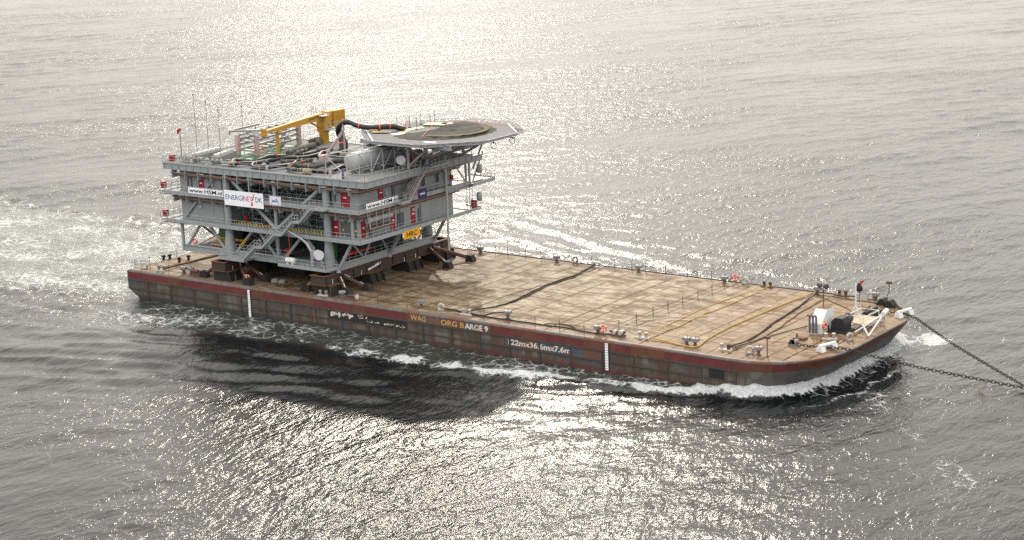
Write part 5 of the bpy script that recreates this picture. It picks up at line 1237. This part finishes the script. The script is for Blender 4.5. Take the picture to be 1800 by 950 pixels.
# ================================================================== SEA
def ngrid():
    yaw = R(126.33); fu = np.array([math.cos(yaw), math.sin(yaw)]); fv = np.array([-fu[1], fu[0]])
    C0 = np.array([227.76, -205.56])
    us = [120.]; 
    while us[-1] < 950: us.append(us[-1] + np.interp(us[-1], [120, 260, 420, 950], [.62, .55, .6, 1.7]))
    s = 2.5
    while us[-1] < 26000: us.append(us[-1] + s); s *= 1.25
    s = 1.5; head = []; q = 120.
    while q > -9000: q -= s; head.append(q); s *= 1.35
    us = np.array(head[::-1] + us)
    vs = [0.]
    while vs[-1] < 290: vs.append(vs[-1] + np.interp(vs[-1], [0, 110, 290], [.6, .6, 1.2]))
    s = 2.
    while vs[-1] < 22000: vs.append(vs[-1] + s); s *= 1.3
    vs = np.array([-v for v in vs[:0:-1]] + vs)
    U, Vv = np.meshgrid(us, vs, indexing='ij')
    X = C0[0] + U * fu[0] + Vv * fv[0]; Y = C0[1] + U * fu[1] + Vv * fv[1]
    fade = np.clip((1000 - U) / 200, 0, 1) * np.clip((U - 60) / 60, 0, 1) * np.clip((310 - np.abs(Vv)) / 40, 0, 1)
    return X, Y, fade
X, Y, fade = ngrid()
sh = X.shape
rs = np.random.RandomState(3)
def sines(X, Y, n, l0, l1, mdir, spread, slope):
    H = np.zeros_like(X)
    for k in range(n):
        lam = l0 * (l1 / l0) ** ((k + rs.rand()) / n); th = mdir + rs.randn() * spread
        kk = 2 * math.pi / lam; ph = kk * (X * math.cos(th) + Y * math.sin(th)) + rs.rand() * 6.283
        H += slope / kk * np.sin(ph) * 1.0
    return H
wind = R(126.33 + 8)
sw = sines(X, Y, 10, 14, 60, wind, .35, .004)
H = sw + sines(X, Y, 30, 3.2, 14, wind, .6, .0105)
# patchiness of the chop
pat = np.clip(.95 + .16 * sines(X, Y, 12, 18, 110, wind + 1.2, 1.5, 1) / 22, .6, 1.3)
H *= pat
# hull distance
def hull_sdf(X, Y):
    dx = np.maximum(np.maximum(-X, X - 106), 0); 
    bow = np.array(outline(-4.4)); P = []
    for a, b in zip(bow, np.roll(bow, -1, 0)):
        n = max(1, int(np.hypot(*(b - a)) / .6))
        for q in range(n): P.append(a + (b - a) * q / n)
    P = np.array(P); d = np.full(X.shape, 1e3); near = (X > -25) & (X < 150) & (Y > -30) & (Y < 67)
    xs, ys = X[near], Y[near]; dd = np.full(xs.shape, 1e9); ii = np.zeros(xs.shape, int)
    for c in range(0, len(xs), 20000):
        q = (xs[c:c + 20000, None] - P[None, :, 0]) ** 2 + (ys[c:c + 20000, None] - P[None, :, 1]) ** 2
        j = q.argmin(1); dd[c:c + 20000] = np.sqrt(q[np.arange(len(j)), j]); ii[c:c + 20000] = j
    d[near] = dd; bx = np.full(X.shape, -1e3); by = np.zeros(X.shape); bx[near] = P[ii, 0]; by[near] = P[ii, 1]
    return d, bx, by
D, BX, BY = hull_sdf(X, Y)
lump = lambda s, n: sines(X, Y, n, s * .6, s * 1.8, 0, 3, 1) * (2 * math.pi / s) / math.sqrt(n)
l1, l2, l3 = lump(2.2, 9), lump(5, 9), lump(14, 9)
side = np.where(Y < 18.3, -Y, Y - 36.6)                 # metres outboard of the side
aft = np.clip(118 - X, 0, None)
foam = np.zeros_like(X); aer = np.zeros_like(X)
sm = lambda v, a, b: (lambda t: t * t * (3 - 2 * t))(np.clip((v - a) / (b - a), 0, 1))
# bow roll: the water piled up against the bow and folding outwards
bowf = sm(BX, 98, 116) * (1 - .25 * sm(BY, 22, 34))
wid = 2.6 + 1.2 * l2 * .3
H += bowf * 1.15 * (1 - .55 * sm(BY, 16, 30)) * np.exp(-(np.clip(D - .5, 0, None) / 1.35) ** 2) * (1 + .10 * l1)
H -= bowf * .3 * np.exp(-((D - 5.0) / 2.2) ** 2)
foam = np.maximum(foam, bowf * (1 - sm(D, wid * .6, wid * 1.0)) * 1.12)
foam = np.maximum(foam, .4 * bowf * (1 - sm(D, 3.0, 6.0)) * sm(BX, 112, 118)); foam = np.maximum(foam, .58 * bowf * sm(BX, 113, 118) * np.exp(-((D - 5.6 - .5 * l2) / .7) ** 2))
# splash thrown ahead at the far bow shoulder
sp = np.exp(-(((X - 122) / 3.4) ** 2 + ((Y - 35) / 5.0) ** 2))
foam = np.maximum(foam, .8 * sp * (1 + .2 * l2))
sp = np.exp(-(((X - 131) / 2.0) ** 2 + ((Y - 40) / 2.5) ** 2)); foam = np.maximum(foam, .5 * sp)
# breaking crest that peels off the bow and runs aft along the side
for sgn in (1, -1):
    sd = np.where(sgn > 0, -Y, Y - 36.6)
    line = np.interp(X, [-40, 10, 32, 56, 75, 89, 100, 108, 114], [22, 15, 10.2, 8.6, 7.2, 5.6, 3.6, 1.6, .3]) + .8 * l3 * .5
    w = np.interp(X, [10, 40, 80, 108], [2.6, 2.2, 2.0, 1.6])
    amp = sm(X, 5, 60) * (1 - sm(X, 110, 118)) * np.interp(X, [20, 50, 70, 100], [.50, .62, .78, .95])
    g = np.exp(-((sd - line) / w) ** 2) * amp * np.clip(.86 + .2 * l3 + .12 * l2, .3, 1.1)
    foam = np.maximum(foam, g * (1 + .15 * l2)); H += .32 * g * (1 + .4 * l1)
    inn = (sd > -1) & (sd < line + 2); mid = sm(sd, -1.5, 0) * (1 - sm(sd, line - 1, line + 2)) * sm(X, -12, 6) * (1 - sm(X, 100, 112))
    foam = np.maximum(foam, mid * (.38 + .05 * l3)); aer = np.maximum(aer, mid * .25)
    # divergent wake waves, crests swung back about 24 degrees from the hull
    phs = (sd * math.cos(R(22)) - (118 - X) * math.sin(R(22)))
    edge = (118 - X) * math.tan(R(21))
    env = np.exp(-((sd - edge * .8) / (6 + .30 * edge)) ** 2) * sm(118 - X, 0, 25) * (1 - sm(118 - X, 70, 170)) * (sd > 0)
    ka = 1.0 if sgn > 0 else .6
    H += ka * env * .24 * np.sin(2 * math.pi * phs / 8.5 + 1.1 * l3) + ka * env * .10 * np.sin(2 * math.pi * phs / 4.3 + l2 * .6)
    # transverse and side waves close to the hull
    env2 = np.exp(-(sd / 30) ** 2) * sm(sd, 0, 6) * sm(118 - X, 5, 30) * (1 - sm(118 - X, 125, 160))
    H += env2 * .055 * np.sin(2 * math.pi * (sd * .95 - X * .12) / 6.5 + .7 * l3) + env2 * .05 * np.sin(2 * math.pi * (sd * .9 + X * .05) / 3.6 + .6 * l2)
# stern wake
s = np.clip(-X, 0, None); hw = 20 + .10 * s + 1.6 * l3 + 1.0 * l2
ins = (1 - sm(np.abs(Y - 18.3), hw - 6, hw + 3)) * sm(-X, -3, 6) * (1 - .75 * sm(-X, 60, 170))
aer = np.maximum(aer, ins); foam = np.maximum(foam, ins * (.44 + .06 * l3))
rim = np.exp(-((np.abs(Y - 18.3) - hw) / 3.2) ** 2) * sm(-X, -4, 8) * (1 - sm(-X, 90, 150))
foam = np.maximum(foam, rim * (.46 + .07 * l2)); H += ins * .12 * l2 + .12 * rim * l1
# trailing streaks on the open water right of the bow
for (xa, ya, xb, yb, a) in ((126, 8, 150, -18, .42), (131, -8, 152, -24, .36), (140, 42, 160, 28, .3)):
    dx, dy = xb - xa, yb - ya; L2_ = dx * dx + dy * dy; tt = np.clip(((X - xa) * dx + (Y - ya) * dy) / L2_, 0, 1)
    dd = np.hypot(X - xa - tt * dx, Y - ya - tt * dy); foam = np.maximum(foam, a * np.exp(-((dd + l3 * .7) / 1.6) ** 2))
H *= fade
n0, n1 = sh
me = bpy.data.meshes.new('water')
idx = np.arange(n0 * n1).reshape(sh)
quads = np.stack([idx[:-1, :-1], idx[1:, :-1], idx[1:, 1:], idx[:-1, 1:]], -1).reshape(-1, 4)
co = np.stack([X, Y, H], -1).reshape(-1, 3).astype(np.float32)
me.vertices.add(len(co)); me.vertices.foreach_set('co', co.ravel())
me.loops.add(quads.size); me.loops.foreach_set('vertex_index', quads.ravel().astype(np.int32))
me.polygons.add(len(quads)); me.polygons.foreach_set('loop_start', np.arange(0, quads.size, 4, dtype=np.int32))
me.polygons.foreach_set('loop_total', np.full(len(quads), 4, np.int32)); me.polygons.foreach_set('use_smooth', np.ones(len(quads), bool))
me.update(calc_edges=True)
lee = np.exp(-((18.3 - Y - 30) / 22) ** 2) * sm(X, -5, 25) * (1 - sm(X, 100, 125)) * (Y < 18)
pat = pat * (1 - .25 * lee)
for nm, a in (('foam', np.clip(foam, 0, 1.2)), ('aer', np.clip(aer, 0, 1)), ('pat', np.clip(pat, 0, 2))):
    at = me.attributes.new(nm, 'FLOAT', 'POINT'); at.data.foreach_set('value', a.ravel().astype(np.float32))
water = bpy.data.objects.new('water', me); COL.objects.link(water); tag(water, kind='structure')

t = NT('sea_water')
v = t.coord()
def attr(n):
    a = t.n('ShaderNodeAttribute'); a.attribute_name = n; return a.outputs['Fac']
fo, ae, pa = attr('foam'), attr('aer'), attr('pat')
wv = t.coord((1, .45, 1), rot=(0, 0, -wind))
wb = t.n('ShaderNodeVectorMath', operation='ADD'); 
nz = t.n('ShaderNodeTexNoise'); nz.inputs['Scale'].default_value = .45; nz.inputs['Detail'].default_value = 4; t.l(v, nz.inputs['Vector'])
ns = t.n('ShaderNodeVectorMath', operation='SCALE'); ns.inputs['Scale'].default_value = 2.4; t.l(nz.outputs['Color'], ns.inputs[0])
t.l(v, wb.inputs[0]); t.l(ns.outputs[0], wb.inputs[1])
vo = t.n('ShaderNodeTexVoronoi', feature='DISTANCE_TO_EDGE'); vo.inputs['Scale'].default_value = .46; t.l(wb.outputs[0], vo.inputs['Vector'])
vo2 = t.n('ShaderNodeTexVoronoi', feature='DISTANCE_TO_EDGE'); vo2.inputs['Scale'].default_value = 1.3; t.l(wb.outputs[0], vo2.inputs['Vector'])
lace = t.math('MAXIMUM', t.ramp(vo.outputs['Distance'], .16, 0.0), t.math('MULTIPLY', t.ramp(vo2.outputs['Distance'], .2, 0.0), .7))
fn = t.noise(.9, 6, .7, v, .4); fn2 = t.noise(.13, 3, .6, v)
q = t.math('ADD', t.math('ADD', t.math('MULTIPLY', fo, 1.15), t.math('MULTIPLY', lace, .30)), t.math('ADD', t.math('MULTIPLY', fn, .55), t.math('MULTIPLY', fn2, .45)))
q = t.math('MULTIPLY', t.ramp(q, 1.10, 1.42), t.ramp(fo, .03, .22))
deep = (.0016, .003, .0034); green = (.12, .132, .115)
colr = t.mix(t.math('MULTIPLY', ae, t.math('ADD', .35, t.math('MULTIPLY', fn2, .9), 0, True)), deep, green)
foamc = t.mix(t.ramp(t.noise(2.2, 5, .7, v), .3, .7), (.38, .40, .41), (.62, .63, .63))
col = t.mix(q, colr, foamc)
t.base(col, t.math('ADD', t.math('MULTIPLY', q, .5), .11), 0, .5)
t.b.inputs['IOR'].default_value = 1.333
b1 = t.noise(.55, 3, .55, wv); b2 = t.noise(1.7, 4, .6, wv); b3 = t.noise(5.0, 2, .5, v)
nb = t.bump(b1, 1.0, t.math('MULTIPLY', pa, .34))
nb = t.bump(b2, 1.0, t.math('MULTIPLY', pa, .155), nb)
nb = t.bump(b3, 1.0, .006, nb)
nb = t.bump(t.math('MULTIPLY', q, t.noise(2.6, 5, .7, v)), 1.0, .5, nb)
t.l(nb, t.b.inputs['Normal'])
me.materials.append(t.m)

# ================================================================== LIGHT, SKY, CAMERA
SUN_AZ, SUN_EL = 125.5, 27.5          # azimuth counted from +x towards +y
w = bpy.data.worlds.new('World'); scene.world = w; w.use_nodes = True
nt = w.node_tree; nt.nodes.clear()
out = nt.nodes.new('ShaderNodeOutputWorld'); bg = nt.nodes.new('ShaderNodeBackground'); sky = nt.nodes.new('ShaderNodeTexSky')
sky.sky_type = 'NISHITA'; sky.sun_disc = False; sky.sun_elevation = R(SUN_EL); sky.sun_rotation = R(90 - SUN_AZ)
sky.air_density = 1.0; sky.dust_density = .8; sky.ozone_density = 1.0; sky.altitude = 0
hs = nt.nodes.new('ShaderNodeHueSaturation'); hs.inputs['Saturation'].default_value = .30
veil = nt.nodes.new('ShaderNodeMix'); veil.data_type = 'RGBA'; veil.inputs[0].default_value = .88   # thin even cloud veil over the sky
# overcast luminance: brighter overhead, and brighter where the clouds face the sun
def wm(op, a, b=0.0):
    n = nt.nodes.new('ShaderNodeMath'); n.operation = op
    for i, q_ in enumerate((a, b)):
        if hasattr(q_, 'is_output'): nt.links.new(q_, n.inputs[i])
        else: n.inputs[i].default_value = q_
    return n.outputs[0]
wc = nt.nodes.new('ShaderNodeTexCoord'); sp_ = nt.nodes.new('ShaderNodeSeparateXYZ'); nt.links.new(wc.outputs['Generated'], sp_.inputs[0])
cld = nt.nodes.new('ShaderNodeTexNoise'); cld.inputs['Scale'].default_value = 2.2; cld.inputs['Detail'].default_value = 4; nt.links.new(wc.outputs['Generated'], cld.inputs['Vector'])
back = wm('ADD', wm('MULTIPLY', sp_.outputs[0], -math.cos(R(SUN_AZ))), wm('MULTIPLY', sp_.outputs[1], -math.sin(R(SUN_AZ))))
lum = wm('ADD', wm('ADD', .645, wm('MULTIPLY', wm('MAXIMUM', sp_.outputs[2], 0.0), .86)), wm('MULTIPLY', back, .08))
lum = wm('MULTIPLY', lum, wm('ADD', .82, wm('MULTIPLY', cld.outputs['Fac'], .36)))
vs_ = nt.nodes.new('ShaderNodeVectorMath'); vs_.operation = 'SCALE'; tint = nt.nodes.new('ShaderNodeMix'); tint.data_type = 'RGBA'; nt.links.new(wm('ADD', .5, wm('MULTIPLY', back, .5)), tint.inputs[0]); tint.inputs[6].default_value = (9.3, 8.75, 7.95, 1); tint.inputs[7].default_value = (8.6, 8.6, 8.6, 1)
nt.links.new(tint.outputs[2], vs_.inputs[0]); nt.links.new(lum, vs_.inputs['Scale'])
nt.links.new(vs_.outputs[0], veil.inputs[7])
nt.links.new(sky.outputs[0], hs.inputs['Color']); nt.links.new(hs.outputs[0], veil.inputs[6]); nt.links.new(veil.outputs[2], bg.inputs[0]); nt.links.new(bg.outputs[0], out.inputs[0])
bg.inputs[1].default_value = .12
sl = bpy.data.lights.new('sun', 'SUN'); sl.energy = 1.5; sl.angle = R(1.0); sl.color = (1, .9, .75)
so = bpy.data.objects.new('sun', sl); COL.objects.link(so)
sd = Vector((math.cos(R(SUN_AZ)) * math.cos(R(SUN_EL)), math.sin(R(SUN_AZ)) * math.cos(R(SUN_EL)), math.sin(R(SUN_EL))))
so.rotation_euler = sd.to_track_quat('Z', 'Y').to_euler(); so.location = (0, 0, 120)

cam = bpy.data.cameras.new('camera'); co_ = bpy.data.objects.new('camera', cam); COL.objects.link(co_)
YAW, PIT, ROL = R(126.33066633), R(-12.98407825), R(-2.133333)
fw = Vector((math.cos(PIT) * math.cos(YAW), math.cos(PIT) * math.sin(YAW), math.sin(PIT)))
rt = fw.cross(Vector((0, 0, 1))).normalized(); up = rt.cross(fw)
rt2 = math.cos(ROL) * rt + math.sin(ROL) * up; up2 = -math.sin(ROL) * rt + math.cos(ROL) * up
mw = Matrix((rt2, up2, -fw)).transposed().to_4x4(); mw.translation = Vector((227.76028731, -205.55848175, 66.78980491 + F))
co_.matrix_world = mw
cam.sensor_fit = 'HORIZONTAL'; cam.sensor_width = 36; cam.lens = 3373.1477712896376 / 1800 * 36
cam.clip_start = 1; cam.clip_end = 60000
scene.camera = co_
scene.view_settings.view_transform = 'Standard'; scene.view_settings.look = 'None'
scene.view_settings.exposure = .88; scene.view_settings.gamma = 1
scene.cycles.use_denoising = False
scene.cycles.max_bounces = 6; scene.cycles.diffuse_bounces = 3; scene.cycles.glossy_bounces = 3
scene.cycles.sample_clamp_indirect = 10; scene.cycles.sample_clamp_direct = 8.0
